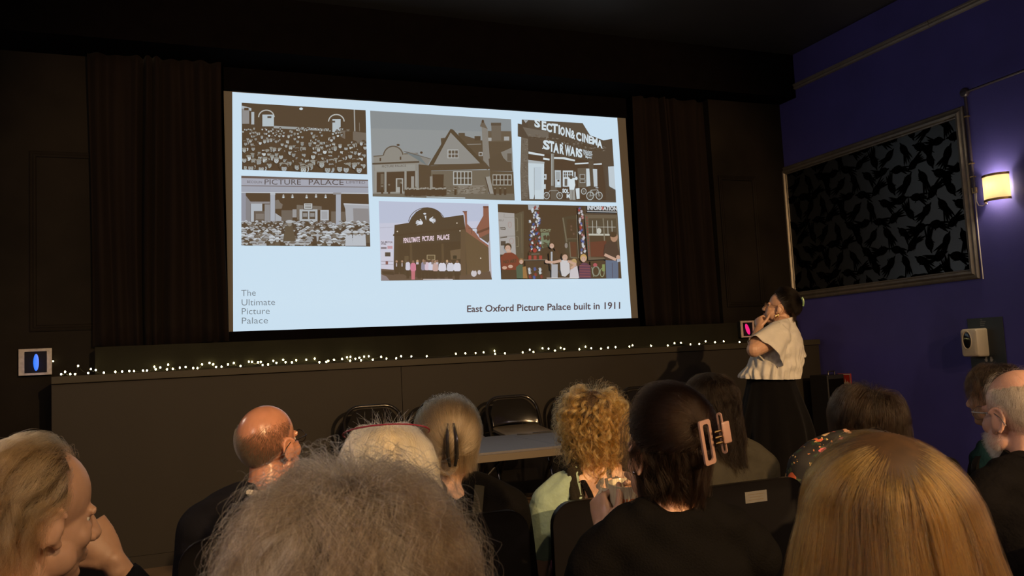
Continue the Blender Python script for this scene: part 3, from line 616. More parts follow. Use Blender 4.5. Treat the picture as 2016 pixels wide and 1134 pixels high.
    for x in (272, 345): p.poly([(x-26, 850), (x+20, 850), (x+30, 1000), (x-30, 1000)], (74, 58, 36)); p.ell(x, 832, 14, 16, (180, 140, 110)); p.rect(x-8, 855, x+6, 900, (190, 180, 186))
    p.ell(1288, 990, 38, 44, (206, 200, 206)); p.ell(1358, 975, 22, 30, (206, 200, 206)); p.ell(1290, 948, 14, 12, (120, 90, 66))
    p.line([(622, 1066), (1010, 1066)], 10, (216, 206, 206))
    p.build('projected_photo', 'colour photo of a dark arched cinema front with people queueing')
dark_cinema_photo()

def handprint_photo():
    p = Pic(975, 400, 7.318, [(35, 12), (1755, 45), (1820, 1085), (85, 1098)]); r = random.Random(33); D = (84, 66, 40)
    p.poly([(35, 12), (1755, 45), (1820, 1085), (85, 1098)], D)
    p.poly([(38, 130), (275, 145), (300, 740), (70, 740), (55, 400)], (176, 172, 168)); p.line([(130, 150), (125, 200), (275, 205)], 4, (140, 132, 120)); p.line([(70, 480), (300, 470)], 5, (120, 110, 100)); p.text('ISU', 50, 258, 115, 260, 26, (110, 100, 88)); p.line([(70, 355), (140, 352), (145, 378), (75, 372)], 10, (90, 78, 60)); p.arc(210, 310, 24, 40, 4, (176, 120, 110), 0, 6.28); p.line([(70, 500), (170, 486)], 14, (100, 90, 74)); p.rect(80, 545, 150, 610, (92, 80, 64)); p.arc(235, 545, 30, 40, 4, (180, 120, 110), 0, 6.28)
    p.poly([(275, 160), (410, 110), (430, 800), (300, 800)], (104, 92, 66)); p.line([(290, 210), (320, 220), (325, 400), (295, 400)], 8, (140, 130, 100)); p.line([(300, 480), (330, 485), (335, 625), (305, 625)], 8, (140, 130, 100)); p.line([(375, 150), (385, 720)], 10, (120, 108, 80))
    p.rect(410, 100, 470, 800, (70, 54, 32))
    p.poly([(968, 200), (1170, 170), (1180, 800), (1020, 790)], (88, 76, 50)); p.line([(975, 210), (1030, 560)], 20, (124, 116, 90)); p.line([(1172, 165), (1200, 790)], 9, (140, 132, 110)); p.rect(1030, 230, 1170, 505, (74, 60, 38)); p.rect(1070, 560, 1170, 770, (110, 62, 36)); p.line([(1070, 560), (1085, 780), (1180, 790)], 14, (124, 116, 92)); p.line([(1020, 515), (1175, 512)], 8, (120, 110, 84))
    for x, y in ((1095, 340), (1130, 450), (1095, 390)): hand(p, x, y, 20, (124, 92, 70))
    p.ell(1022, 610, 22, 40, (150, 140, 130))
    p.text('ECHT', 650, 408, 805, 410, 36, (150, 160, 120), .03); p.poly([(660, 425), (775, 420), (790, 620), (680, 650), (655, 560)], (126, 142, 108)); p.poly([(690, 470), (730, 460), (740, 520), (700, 530)], D); p.ell(760, 500, 22, 40, D); p.poly([(670, 600), (720, 570), (780, 620), (700, 650)], (96, 90, 60)); p.line([(690, 560), (760, 590)], 10, D)
    # pillars covered in painted hand prints
    p.poly([(470, 25), (630, 28), (650, 400), (655, 700), (500, 705), (480, 400)], (62, 52, 44)); p.poly([(470, 25), (630, 28), (625, 95), (480, 95)], (170, 178, 186))
    pal = [(196, 206, 214), (206, 214, 222), (158, 58, 46), (70, 96, 170), (196, 200, 206), (150, 54, 44), (84, 110, 180)]
    for k in range(62):
        x = r.uniform(490, 640)+12*(k/62); y = 60+k*10.3+r.uniform(-8, 8); hand(p, x, y, r.uniform(16, 25), r.choice(pal), r.choice([-1, 1]), r.uniform(-.6, .6))
    p.poly([(480, 705), (670, 700), (690, 810), (480, 815)], (60, 46, 28)); p.line([(520, 735), (640, 730)], 12, (120, 116, 104))
    for x in (500, 575, 655): p.rect(x-22, 755, x+20, 815, (178, 62, 50))
    p.ell(570, 680, 30, 32, (178, 56, 44)); p.line([(400, 820), (735, 815)], 12, (130, 122, 104)); p.poly([(430, 830), (700, 830), (700, 1092), (440, 1092)], (66, 50, 30))
    for x, y, c in ((490, 965, 0), (645, 965, 0), (570, 960, 3), (495, 1010, 4), (645, 1010, 0), (580, 1040, 2), (500, 1070, 2), (665, 1070, 5), (560, 1080, 3)): hand(p, x, y, 30, pal[c])
    p.poly([(1185, 60), (1275, 60), (1300, 760), (1215, 760)], (58, 50, 48))
    for k in range(30):
        x = 1225+k*1.4+r.uniform(-28, 28); y = 85+k*22; hand(p, x, y, r.uniform(18, 26), r.choice([(178, 56, 44), (196, 190, 200), (84, 100, 170), (190, 130, 130), (204, 208, 214)]), r.choice([-1, 1]), r.uniform(-.4, .4))
    p.poly([(1285, 165), (1755, 170), (1790, 800), (1340, 820)], (118, 104, 80)); p.poly([(1345, 220), (1740, 222), (1775, 790), (1375, 780)], (92, 72, 46)); p.poly([(1350, 225), (1740, 228), (1745, 440), (1350, 445)], (96, 84, 60)); p.line([(1345, 452), (1755, 455)], 26, (196, 196, 180)); p.line([(1555, 220), (1575, 550)], 16, (140, 132, 110)); p.line([(1340, 342), (1735, 345)], 8, (186, 186, 176))
    for x in (1400, 1460, 1620, 1680): p.line([(x, 250), (x+5, 440)], 8, (186, 186, 176))
    p.ell(1495, 400, 34, 44, (196, 198, 186)); p.poly([(1370, 560), (1600, 540), (1600, 770), (1375, 770)], (120, 62, 40))
    for k in range(14): hand(p, 1318+k*2.6, 210+k*42, 15, (168, 70, 60))
    p.text('INFORMATION', 1325, 92, 1755, 106, 58, (206, 214, 220), .045); p.line([(1325, 120), (1755, 128)], 14, (180, 186, 190)); p.rect(1532, 50, 1560, 95, (196, 110, 104))
    p.poly([(1370, 830), (1600, 830), (1600, 1085), (1380, 1085)], (58, 48, 32)); p.arc(1450, 980, 50, 70, 16, (140, 150, 130), 0, 6.28); p.arc(1540, 1000, 30, 60, 12, (150, 160, 120), 0, 6.28); p.rect(1540, 880, 1580, 980, (140, 160, 90)); p.ell(1440, 890, 30, 26, (190, 80, 90)); p.line([(1390, 920), (1420, 1060)], 10, (150, 160, 140))
    # people in the photo
    def person(hx, hy, hr, hair, skin, body, bcol, legs=None, lcol=None):
        p.poly(body, bcol)
        if legs: p.poly(legs, lcol)
        p.ell(hx, hy-hr*.25, hr*1.08, hr*1.2, hair); p.ell(hx, hy+hr*.15, hr*.8, hr*.95, skin)
        for e in (-.3, .3): p.ell(hx+e*hr, hy, hr*.12, hr*.07, (70, 50, 36), 6)
        p.ell(hx, hy+hr*.55, hr*.3, hr*.1, (196, 190, 186), 7)
    SK = (206, 164, 140)
    p.rect(165, 680, 225, 740, SK); person(182, 645, 50, (56, 38, 22), SK, [(75, 780), (140, 715), (240, 710), (305, 750), (375, 860), (310, 915), (300, 970), (90, 970)], (142, 50, 34), [(90, 960), (310, 960), (310, 1095), (90, 1095)], (74, 58, 34))
    p.text('NO ART', 115, 872, 310, 850, 50, (84, 34, 24), .04); p.ell(135, 930, 36, 24, SK); p.ell(220, 912, 36, 24, SK)
    person(375, 840, 34, (150, 110, 60), SK, [(300, 920), (350, 880), (395, 890), (400, 1085), (310, 1085)], (46, 112, 84)); p.poly([(395, 920), (440, 910), (465, 1085), (400, 1085)], (168, 120, 60))
    person(815, 610, 40, (66, 42, 26), SK, [(770, 720), (830, 670), (900, 720), (945, 960), (850, 980), (790, 960)], (62, 48, 30), [(810, 880), (900, 880), (900, 1085), (810, 1085)], (176, 178, 184)); p.poly([(850, 640), (880, 640), (945, 760), (900, 800)], (96, 58, 36)); p.rect(800, 700, 825, 880, (176, 182, 190))
    p.poly([(1070, 820), (1140, 810), (1160, 960), (1075, 960)], (176, 140, 110)); p.ell(1135, 850, 40, 50, (196, 160, 100)); p.poly([(1080, 960), (1180, 900), (1210, 1082), (1070, 1082)], (206, 200, 206))
    person(1005, 775, 48, (70, 44, 28), SK, [(935, 830), (985, 812), (1050, 830), (1070, 880), (1075, 1000), (1010, 1060), (960, 1050), (940, 960)], (206, 204, 206), [(910, 980), (960, 1055), (1010, 1062), (1070, 1010), (1070, 1085), (905, 1085)], (50, 42, 30))
    p.line([(740, 848), (840, 852), (950, 828)], 38, SK); p.ell(738, 840, 22, 26, SK); p.line([(1045, 835), (1165, 880), (1095, 940)], 34, SK)
    person(1272, 800, 46, (206, 164, 90), SK, [(1210, 900), (1260, 860), (1310, 860), (1370, 900), (1380, 1082), (1210, 1082)], (110, 54, 90))
    for k in range(5): p.line([(1212, 900+k*38), (1372, 905+k*38)], 9, (160, 84, 84))
    p.poly([(1560, 720), (1575, 600), (1640, 545), (1740, 560), (1790, 720), (1770, 830), (1590, 820)], (58, 54, 56)); p.poly([(1590, 820), (1770, 830), (1775, 1085), (1600, 1085)], (98, 118, 148)); p.line([(1685, 860), (1690, 1080)], 8, (66, 78, 100)); p.ell(1712, 490, 54, 70, (186, 140, 108)); p.ell(1700, 450, 54, 42, (76, 50, 30)); p.line([(1575, 740), (1640, 770), (1740, 815)], 40, SK); p.ell(1770, 780, 28, 34, SK); p.poly([(1750, 810), (1800, 800), (1805, 840), (1760, 850)], (170, 180, 196))
    p.line([(740, 1080), (1195, 1080)], 10, (220, 212, 206))
    p.build('projected_photo', 'colour photo of children beside a pillar covered in painted handprints')
handprint_photo()

for wd, y0, x1 in (('The', 583, 503.5), ('Ultimate', 601.5, 541.5), ('Picture', 619, 531), ('Palace', 637.5, 527.5)):
    p = Pic(0, 0, 1); p.text(wd, 474.5, y0, x1, y0-1, 13.0, (112, 130, 144), -0.006)
    p.build('wordmark_line', 'grey word %s of the wordmark at the lower left' % wd)
cap_ = 'East Oxford Picture Palace built in 1911'; full = glyphs(cap_, .018)[0][:, 0].max(); done = ''
for wd in cap_.split(' '):
    done = (done+' '+wd).strip(); e_ = glyphs(done, .018)[0][:, 0].max()/full; b_ = e_-glyphs(wd, .018)[0][:, 0].max()/full
    p = Pic(0, 0, 1); p.text(wd, 918.5+302.5*b_, 614.5-7*b_, 918.5+302.5*e_, 614.5-7*e_, 13.6, (62, 70, 80), 0.018)
    p.build('caption_word', 'dark grey word %s of the caption at the lower right' % wd)

# ------------------------------------------------------------------ string lights on the ledge
LB = [(113,327),(135,314),(163,326),(190,326),(207,281),(277,298),(304,304),(262,321),(348,319),(412,314),(449,312),(489,310),(515,310),(565,307),(586,306),(627,286),(634,300),(660,290),(703,274),(697,300),(729,297),(767,291),(799,287),(841,293),(865,293),(890,272),(931,264),(951,272),(967,287),(997,285),(1033,273),(1065,265),(1102,282),(1148,258),(1165,259),(1198,262),(1214,260),(1224,276),(1254,273),(1283,253),(1300,264),(1337,248),(1350,261),(1385,262),(1409,250),(1464,247),(1511,241),(1537,263),(1575,262),(1586,252),(1617,248),(1662,243),(1689,233),(1708,231),(1706,252),(1735,242),(1757,236),(1766,252),(1783,230),(1809,228),(1831,249),(1877,231),(1906,241),(1960,239),(1987,228)]
RB = [(28,293),(116,292),(281,278),(335,275),(393,274),(438,270),(500,261),(503,282),(560,279),(660,270),(700,255),(721,269),(772,247),(806,249),(843,260),(875,244),(895,251),(981,252),(1016,238),(1049,246),(1104,251),(1144,243),(1186,240),(1265,237),(1283,230),(1387,232),(1483,232),(1520,218),(1557,216),(1611,227),(1661,225),(1697,208),(1750,212),(1799,208),(1889,213)]
pts = []
for i, (x, y) in enumerate([(80+a/2.8, 620+b/2.8) for a, b in LB]+[(800+a/2.88, 600+b/2.88) for a, b in RB]):
    d = on_y(x, y, 6.19); yy = 6.19+0.02*math.sin(i*2.3)
    if d[2] > 1.315: yy = 6.335
    q = on_y(x, y, yy); q[2] = max(q[2], 1.293); pts.append(q)
sl = thing('string_lights', (2.0, 6.2, 1.283), 'long string of warm white fairy lights lying along the stage ledge', 'string lights')
M['bulb'] = material('warm_led', (0.9, 0.85, 0.6), 0.3, emit=(1.0, 0.84, 0.36), estr=62.0)
M['wire'] = material('green_black_wire', (0.02, 0.022, 0.012), 0.5)
proto = None
for q in pts:
    if proto is None: proto = MB().ell((0, 0, 0), (0.0052, 0.0052, 0.0065), nu=8, nv=6).mesh('bulb')
    b = link('bulb', proto, M['bulb'], None); b.location = tuple(q); b.parent = sl; b.matrix_parent_inverse = sl.matrix_basis.inverted()
order = sorted(pts, key=lambda q: q[0]); path = []
for a, b in zip(order[:-1], order[1:]):
    for t in (0, .33, .66):
        q = a+(b-a)*t
        if t: q = q+np.array([0, 0.008*math.sin(q[0]*40), -0.012]); q[2] = max(q[2], 1.2865)
        path.append(q)
path.append(order[-1])
MB().tube(path, 0.0013, 5).build('wire', M['wire'], sl)

# ------------------------------------------------------------------ little glowing light boxes either side of the stage
M['whiteframe'] = material('off_white_card_frame', (0.30, 0.27, 0.225), 0.7, noise=0.25, nscale=40)
M['panelblack'] = material('dark_display_panel', (0.004, 0.0045, 0.008), 0.5, spec=.08)
def glow_mat(name, col, s): return material(name, (0.02, 0.02, 0.03), 0.4, emit=col, estr=s)
def light_box(cx, y, cz, wd, hg, fw, label, blob, gm, light):
    t = thing('light_box', (cx, y, cz-hg/2), label, 'light box')
    MB().box((cx-wd/2+.004, y-.052, cz-hg/2+.004), (cx+wd/2-.004, y, cz+hg/2-.004), .003).build('housing', M['blackplastic'], t, smooth=False)
    fr = MB(); l, r_, b_, tp = fw
    yb = y-.060
    fr.box((cx-wd/2, yb, cz-hg/2), (cx-wd/2+l, yb+.009, cz+hg/2)).box((cx+wd/2-r_, yb, cz-hg/2), (cx+wd/2, yb+.009, cz+hg/2)).box((cx-wd/2+l, yb, cz-hg/2), (cx+wd/2-r_, yb+.009, cz-hg/2+b_)).box((cx-wd/2+l, yb, cz+hg/2-tp), (cx+wd/2-r_, yb+.009, cz+hg/2))
    fr.build('frame', M['whiteframe'], t, smooth=False)
    MB().box((cx-wd/2+l, y-.0545, cz-hg/2+b_), (cx+wd/2-r_, y-.0525, cz+hg/2-tp)).build('panel', M['panelblack'], t, smooth=False)
    g = MB()
    for (ex, ez, rx, rz, an) in blob: g.ell((cx+ex, y-.0555, cz+ez), (rx, .0016, rz), rot(0, 0, an), nu=28, nv=16)
    me = fuse(g, .0016, 2); link('glow_shape', me, gm, t)
    s_ = MB().ell((cx+wd/2+.004, y-.03, cz), (.004, .004, .004), nu=10, nv=6); s_.build('indicator', M['bulb'], t)
    lamp('glow', 'POINT', (cx, y-.12, cz-.02), light[0], light[1], .03)
M['blue'] = glow_mat('blue_glow', (0.012, 0.17, 1.0), 1.15); M['pink'] = glow_mat('pink_glow', (1.0, 0.01, 0.22), 0.85)
light_box(-.942, 6.58, 1.3916, .200, .181, (.034, .030, .015, .019), 'small white framed light box with a tall blue glow, left of the stage', [(0.004, -.004, .018, .060, 0)], M['blue'], (.12, (.05, .2, 1)))
p_ = on_y(1467, 648, 6.34)
light_box(p_[0], 6.36, p_[2], .150, .152, (.022, .020, .012, .016), 'small pale framed light box with a slanting pink glow, behind the standing presenter', [(0, -.002, .022, .056, -18)], M['pink'], (.10, (1, .05, .25)))

# ------------------------------------------------------------------ wall sconce
sx, sy, sz0, sz1 = XR, 4.185, 2.205, 2.40
sc_ = thing('wall_sconce', (sx, sy, (sz0+sz1)/2), 'lit cream half-round wall sconce with brass bands on the blue wall', 'wall lamp')
R_s = 0.098
def half(r, z0, z1, th=.003, n=20, dep=.085):
    a = np.linspace(-math.pi/2, math.pi/2, n)
    o = [(sx-.012-dep*math.cos(t)*r/R_s, sy+r*math.sin(t)) for t in a]; i = [(sx-.012-(dep-th)*math.cos(t)*r/R_s, sy+(r-th)*math.sin(t)) for t in a]
    sec = o+i[::-1]
    return [[(x, y, z0) for x, y in sec], [(x, y, z1) for x, y in sec]]
ms = bpy.data.materials.new('glowing_cream_shade'); ms.use_nodes = True; nt = ms.node_tree
for n_ in list(nt.nodes): nt.nodes.remove(n_)
o_ = nt.nodes.new('ShaderNodeOutputMaterial'); tr_ = nt.nodes.new('ShaderNodeBsdfTranslucent'); df = nt.nodes.new('ShaderNodeBsdfDiffuse'); mx = nt.nodes.new('ShaderNodeMixShader')
tr_.inputs[0].default_value = (.95, .88, .66, 1); df.inputs[0].default_value = (.75, .70, .52, 1); mx.inputs[0].default_value = .45
em = nt.nodes.new('ShaderNodeEmission'); em.inputs[0].default_value = (1.0, .80, .42, 1); em.inputs[1].default_value = .08
ad = nt.nodes.new('ShaderNodeAddShader')
nt.links.new(tr_.outputs[0], mx.inputs[1]); nt.links.new(df.outputs[0], mx.inputs[2]); nt.links.new(mx.outputs[0], ad.inputs[0]); nt.links.new(em.outputs[0], ad.inputs[1]); nt.links.new(ad.outputs[0], o_.inputs[0])
mb = MB(); mb.rings(half(R_s, sz0+.012, sz1-.012)); mb.build('shade', ms, sc_)
for z in (sz0, sz1-.016): mb = MB(); mb.rings(half(R_s+.003, z, z+.016, .006)); mb.build('band', M['brass'], sc_)
MB().box((sx-.012, sy-.03, sz0+.03), (sx, sy+.03, sz1-.03)).build('back_plate', M['brass'], sc_, smooth=False)
M['lampbulb'] = material('lit_lamp', (1, .9, .7), .3, emit=(1, .75, .4), estr=30)
MB().ell((sx-.045, sy, 2.315), (.016, .016, .03), nu=14, nv=10).build('bulb', M['lampbulb'], sc_)
lamp('sconce_lamp', 'POINT', (sx-.045, sy, 2.315), 16, (1.0, .82, .58), .03)
MB().tube([(sx-.012, 4.36, 2.30), (sx-.012, 4.365, 2.24), (sx-.012, 4.35, 2.205), (sx-.012, 4.32, 2.195), (sx-.012, 4.28, 2.205)], .004, 8).build('flex', M['cable'], sc_)

# conduit, junction box and cable run on the right wall
cd = thing('wall_conduit', (XR, 4.37, 2.6), 'dark painted conduit with round junction box above the framed wallpaper', 'conduit')
jb = on_x(1897, 184, XR); top = on_x(2016, 140, XR)
MB().tube([(XR-.014, 4.372, 2.31), (XR-.014, 4.372, jb[2])], .011, 10).build('pipe', M['pipe'], cd)
d = MB(R=np.array([[0, 0, -1.0], [1, 0, 0], [0, 1, 0]]), T=(XR, 4.375, jb[2])); d.lathe([(0.001, .0), (.034, .0), (.036, .02), (.028, .032), (.001, .034)], n=20); d.build('junction_box', M['pipe'], cd)
MB().tube([(XR-.012, 4.36, jb[2]), (XR-.012, 4.0, jb[2]+.005), (XR-.012, 3.2, jb[2]+.012)], .010, 8).build('pipe', M['pipe'], cd)
MB().box((XR-.02, 4.352, 2.30), (XR-.004, 4.392, 2.345), .004).build('clip', M['brass'], cd, smooth=False)
for z in (2.42, 2.52, 2.88): MB().box((XR-.029, 4.356, z), (XR-.002, 4.388, z+.008)).build('clip', M['brass'], cd, smooth=False)
MB().tube([(XR-.008, 4.377, 2.30), (XR-.008, 4.379, 1.95), (XR-.008, 4.376, 1.66)], .0045, 8).build('cable', M['cable'], cd)

# ------------------------------------------------------------------ sanitiser station
M['cream'] = material('cream_plastic', (0.50, 0.44, 0.33), 0.35, noise=0.05, nscale=20)
M['ovalglass'] = material('black_glass', (0.006, 0.006, 0.007), 0.08)
M['board'] = material('green_black_board', (0.016, 0.021, 0.024), 0.45, noise=0.15, nscale=8)
M['print'] = material('pale_print', (0.30, 0.29, 0.26), 0.6)
sg = MB().box((XR-.008, 4.255, .93), (XR-.001, 4.545, 1.375), .002).build('sanitiser_board', M['board'], None, smooth=False)
tag(sg, 'dark green sign board fixed to the blue wall behind the sanitiser dispenser', 'sign')
mb = MB(); X_, Y_ = np.array([0, -1., 0]), np.array([0, 0, 1.])
for k, wd in enumerate(('The', 'Ultimate', 'Picture', 'Palace')): text_on(mb, wd, (XR-.0095, 4.435, 1.357-.0140*k), X_, Y_, .0095)
text_on(mb, 'SANITISER', (XR-.0095, 4.435, 1.030), X_, Y_, .010, width=.085); text_on(mb, 'STATION', (XR-.0095, 4.415, 1.014), X_, Y_, .008, width=.048)
def hand_poly(cy, cz, s, fl):
    for q in ([(-.4, -.7), (.35, -.7), (.5, 0), (.4, .4), (-.45, .35), (-.5, -.2)], [(-.45, .3), (-.25, .3), (-.25, 1.0), (-.42, 1.0)], [(-.2, .3), (-.02, .3), (0, 1.12), (-.18, 1.12)], [(.03, .3), (.2, .3), (.24, 1.0), (.08, 1.0)], [(.25, .3), (.42, .2), (.5, .75), (.34, .8)], [(.4, -.5), (.85, .05), (.72, .2), (.4, -.1)]):
        P_ = [(XR-.0095, cy-fl*a*s, cz+b*s) for a, b in q]; mb.add(P_, [tuple(range(len(P_)))])
hand_poly(4.413, 1.066, .020, -1); hand_poly(4.372, 1.066, .020, 1)
mb.build('lettering', M['print'], sg, smooth=False, fix=False)
dp = thing('sanitiser_dispenser', (XR-.008, 4.46, 1.085), 'cream wall dispenser with a black oval window on the blue wall', 'dispenser')
mb = MB(); rings = []
for x, ins in ((0, 0), (.085, .002), (.102, .010), (.108, .024)):
    y0, y1, z0, z1 = 4.385+ins, 4.535-ins, 1.090+ins, 1.300-ins; r = .016
    sec = []
    for (cy, cz, a0) in ((y1-r, z1-r, 0), (y0+r, z1-r, 90), (y0+r, z0+r, 180), (y1-r, z0+r, 270)):
        for k in range(5): t = math.radians(a0+k*22.5); sec.append((XR-.008-x, cy+r*math.cos(t), cz+r*math.sin(t)))
    rings.append(sec)
mb.rings(rings); mb.build('casing', M['cream'], dp)
MB().ell((XR-.114, 4.472, 1.215), (.006, .034, .064), nu=28, nv=14).build('window', M['ovalglass'], dp)
mb = MB(); mb.tube([(XR-.1155, 4.472+.037*math.cos(t), 1.215+.067*math.sin(t)) for t in np.linspace(0, 2*math.pi, 33)[:-1]], .004, 8, closed=True); mb.build('window_rim', M['cream'], dp)

# red fire equipment sign low on the wall near the stage
M['red'] = material('red_sign', (0.42, 0.03, 0.015), 0.4); M['whiteprint'] = material('white_print', (0.6, 0.5, 0.4), 0.5)
fz = on_x(1648, 743, XR-.001)
fs = MB().box((XR-.006, 5.77, .82), (XR-.0005, 5.93, .965), .001).build('fire_sign', M['red'], None, smooth=False)
tag(fs, 'small red fire equipment sign low on the blue wall near the stage', 'sign')
mb = MB()
for a, b in (((5.775, .955), (5.925, .961)), ((5.775, .824), (5.925, .829)), ((5.919, .83), (5.925, .955)), ((5.775, .83), (5.781, .955))): mb.add([(XR-.0075, a[0], a[1]), (XR-.0075, b[0], a[1]), (XR-.0075, b[0], b[1]), (XR-.0075, a[0], b[1])], [(0, 1, 2, 3)])
mb.add([(XR-.0075, y, z) for y, z in ((5.908, .84), (5.868, .84), (5.868, .935), (5.878, .945), (5.898, .945), (5.908, .935))], [tuple(range(6))])
for k, dx in enumerate((0, .024, .046)): mb.add([(XR-.0075, 5.85-dx-a, .84+b) for a, b in ((0, 0), (.02, 0), (.024, .03), (.012, .085-.02*k), (.004, .045), (-.004, .05))], [tuple(range(6))])
mb.build('pictogram', M['whiteprint'], fs, smooth=False, fix=False)

# slim black thing of unknown use, built as a cabinet beside the stage end
pc = thing('black_cabinet', (5.30, 5.86, 0.0), 'slim black cabinet standing in the corner by the stage end', 'speaker')
MB().box((5.21, 5.75, 0.0), (5.40, 5.97, .965), .008).build('cabinet', M['blackplastic'], pc, smooth=False)
MB().box((5.225, 5.742, .08), (5.385, 5.752, .93), .003).build('front_panel', M['velvet'], pc, smooth=False)
MB().tube([(5.27, 5.80, .965), (5.27, 5.80, .995), (5.34, 5.80, .995), (5.34, 5.80, .965)], .006, 8).build('handle', M['blackmetal'], pc)

# ------------------------------------------------------------------ folding table with small items
M['tabletop'] = material('grey_table_top', (0.105, 0.10, 0.105), 0.42, noise=0.08, nscale=60)
M['tableedge'] = material('tan_table_edge', (0.10, 0.078, 0.05), 0.5)
tb = thing('folding_table', (1.975, 4.72, 0), 'long grey folding table with tan edge standing before the stage chairs', 'table')
for x0, x1 in ((1.08, 1.973), (1.977, 2.90)):
    MB().box((x0, 4.29, .738), (x1, 5.15, .752), .002).build('table_top', M['tabletop'], tb, smooth=False)
    MB().box((x0+.002, 4.292, .700), (x1-.002, 5.148, .738)).build('edge_frame', M['tableedge'], tb, smooth=False)
for x in (1.28, 2.70):
    mb = MB(); mb.tube([(x, 4.42, .70), (x, 4.42, .02), (x, 4.42, .012)], .0125, 10).tube([(x, 5.02, .70), (x, 5.02, .012)], .0125, 10).tube([(x, 4.42, .14), (x, 5.02, .14)], .010, 8); mb.build('leg_frame', M['blackmetal'], tb)
    MB().tube([(x, 4.5, .30), (x+(.42 if x < 2 else -.42), 4.5, .70)], .008, 8).build('brace', M['blackmetal'], tb)
M['greyplastic'] = material('dark_grey_plastic', (.045, .042, .038), .4)
rc = MB().box((2.395, 5.03, .752), (2.49, 5.10, .786), .005).build('microphone_receiver', M['greyplastic'], None, smooth=False)
tag(rc, 'small dark box with cables at the back edge of the grey table', 'receiver')
cb = MB().tube([(2.40, 5.06, .758), (2.30, 5.04, .756), (2.2, 5.07, .756), (2.10, 5.05, .756), (2.02, 5.09, .756)], .0035, 6)
cb.tube([(2.41, 5.05, .76), (2.32, 5.08, .757), (2.22, 5.10, .757), (2.13, 5.085, .757)], .003, 6)
tag(cb.build('cable', M['blackplastic'], None), 'thin dark cables lying across the back of the grey table', 'cable')

# ------------------------------------------------------------------ folding chairs behind the table
M['gloss'] = material('gloss_black_steel', (0.011, 0.010, 0.009), 0.16, spec=0.7, bump=0.05, bscale=12)
M['seatpan'] = material('worn_brown_black_seat', (0.13, 0.112, 0.085), 0.36, noise=0.2, nscale=10)
def chair_at(cx, z0, label):
    t = thing('folding_chair', (cx, 5.70, z0), label, 'chair', 'folding chairs behind the table')
    yb = 5.86
    def arch(w_, zt, r, y_of):
        P_ = [(-w_, 0.0)]; P_ += [(-w_+r-r*math.cos(a), zt-r+r*math.sin(a)) for a in np.linspace(0, math.pi/2, 8)]
        P_ += [(w_-r+r*math.sin(a), zt-r+r*math.cos(a)) for a in np.linspace(0, math.pi/2, 8)]; P_ += [(w_, 0.0)]
        return [(cx+x, y_of(z), z0+z) for x, z in P_]
    lean = lambda z: yb-.36+.36*min(z, .77)/.77+0.02
    MB().tube(arch(.205, .765, .115, lean), .0125, 10).build('back_frame', M['gloss'], t)
    MB().tube([(cx-.185, yb-.03, z0), (cx-.185, yb-.38, z0+.44)], .011, 8).tube([(cx+.185, yb-.03, z0), (cx+.185, yb-.38, z0+.44)], .011, 8).tube([(cx-.185, yb-.06, z0+.04), (cx+.185, yb-.06, z0+.04)], .009, 8).build('rear_leg_frame', M['gloss'], t)
    rows = []
    for i in range(15):
        u = -1+2*i/14; col = []
        zt = .746-.10*max(0, (abs(u)-.45)/.55)**2.4
        zb = .555+.018*(1-u*u)
        for j in range(10):
            v = j/9; z = zb+(zt-zb)*v
            col.append((cx+u*.184, lean(z)-.012+.022*(1-u*u)-.010*math.sin(math.pi*v), z0+z))
        rows.append(col)
    V = [q for c in rows for q in c]; F = [(i*10+j, i*10+j+1, (i+1)*10+j+1, (i+1)*10+j) for i in range(14) for j in range(9)]
    mb = MB(); mb.add(V, F); o = mb.build('back_panel', M['gloss'], t); md = o.modifiers.new('thick', 'SOLIDIFY'); md.thickness = .014; md.offset = 0; b2 = o.modifiers.new('bev', 'BEVEL'); b2.width = .005; b2.segments = 2
    MB(rot(0, 6, 0), (cx, yb-.215, z0+.520)).loft([(0, 0, -.015, .170, .185), (0, 0, -.008, .186, .200), (0, 0, .010, .186, .200), (0, 0, .016, .172, .188)], n=40, p=5).build('seat', M['seatpan'], t)
    MB().tube([(cx-.20, lean(.50)-.005, z0+.50), (cx+.20, lean(.50)-.005, z0+.50)], .008, 8).build('crossbar', M['gloss'], t)
    return t
for cx, lb in ((1.235, 'gloss black folding chair behind the white haired head, leftmost behind the table'), (1.765, 'gloss black folding chair mostly hidden behind the grey twisted updo'), (2.285, 'gloss black folding chair fully in view behind the table, small dark box before it'), (2.865, 'gloss black folding chair partly hidden by blonde curls, at its left edge'), (3.42, 'gloss black folding chair between blonde curls and the pink clip, rightmost of its row')):
    chair_at(cx, .20, lb)

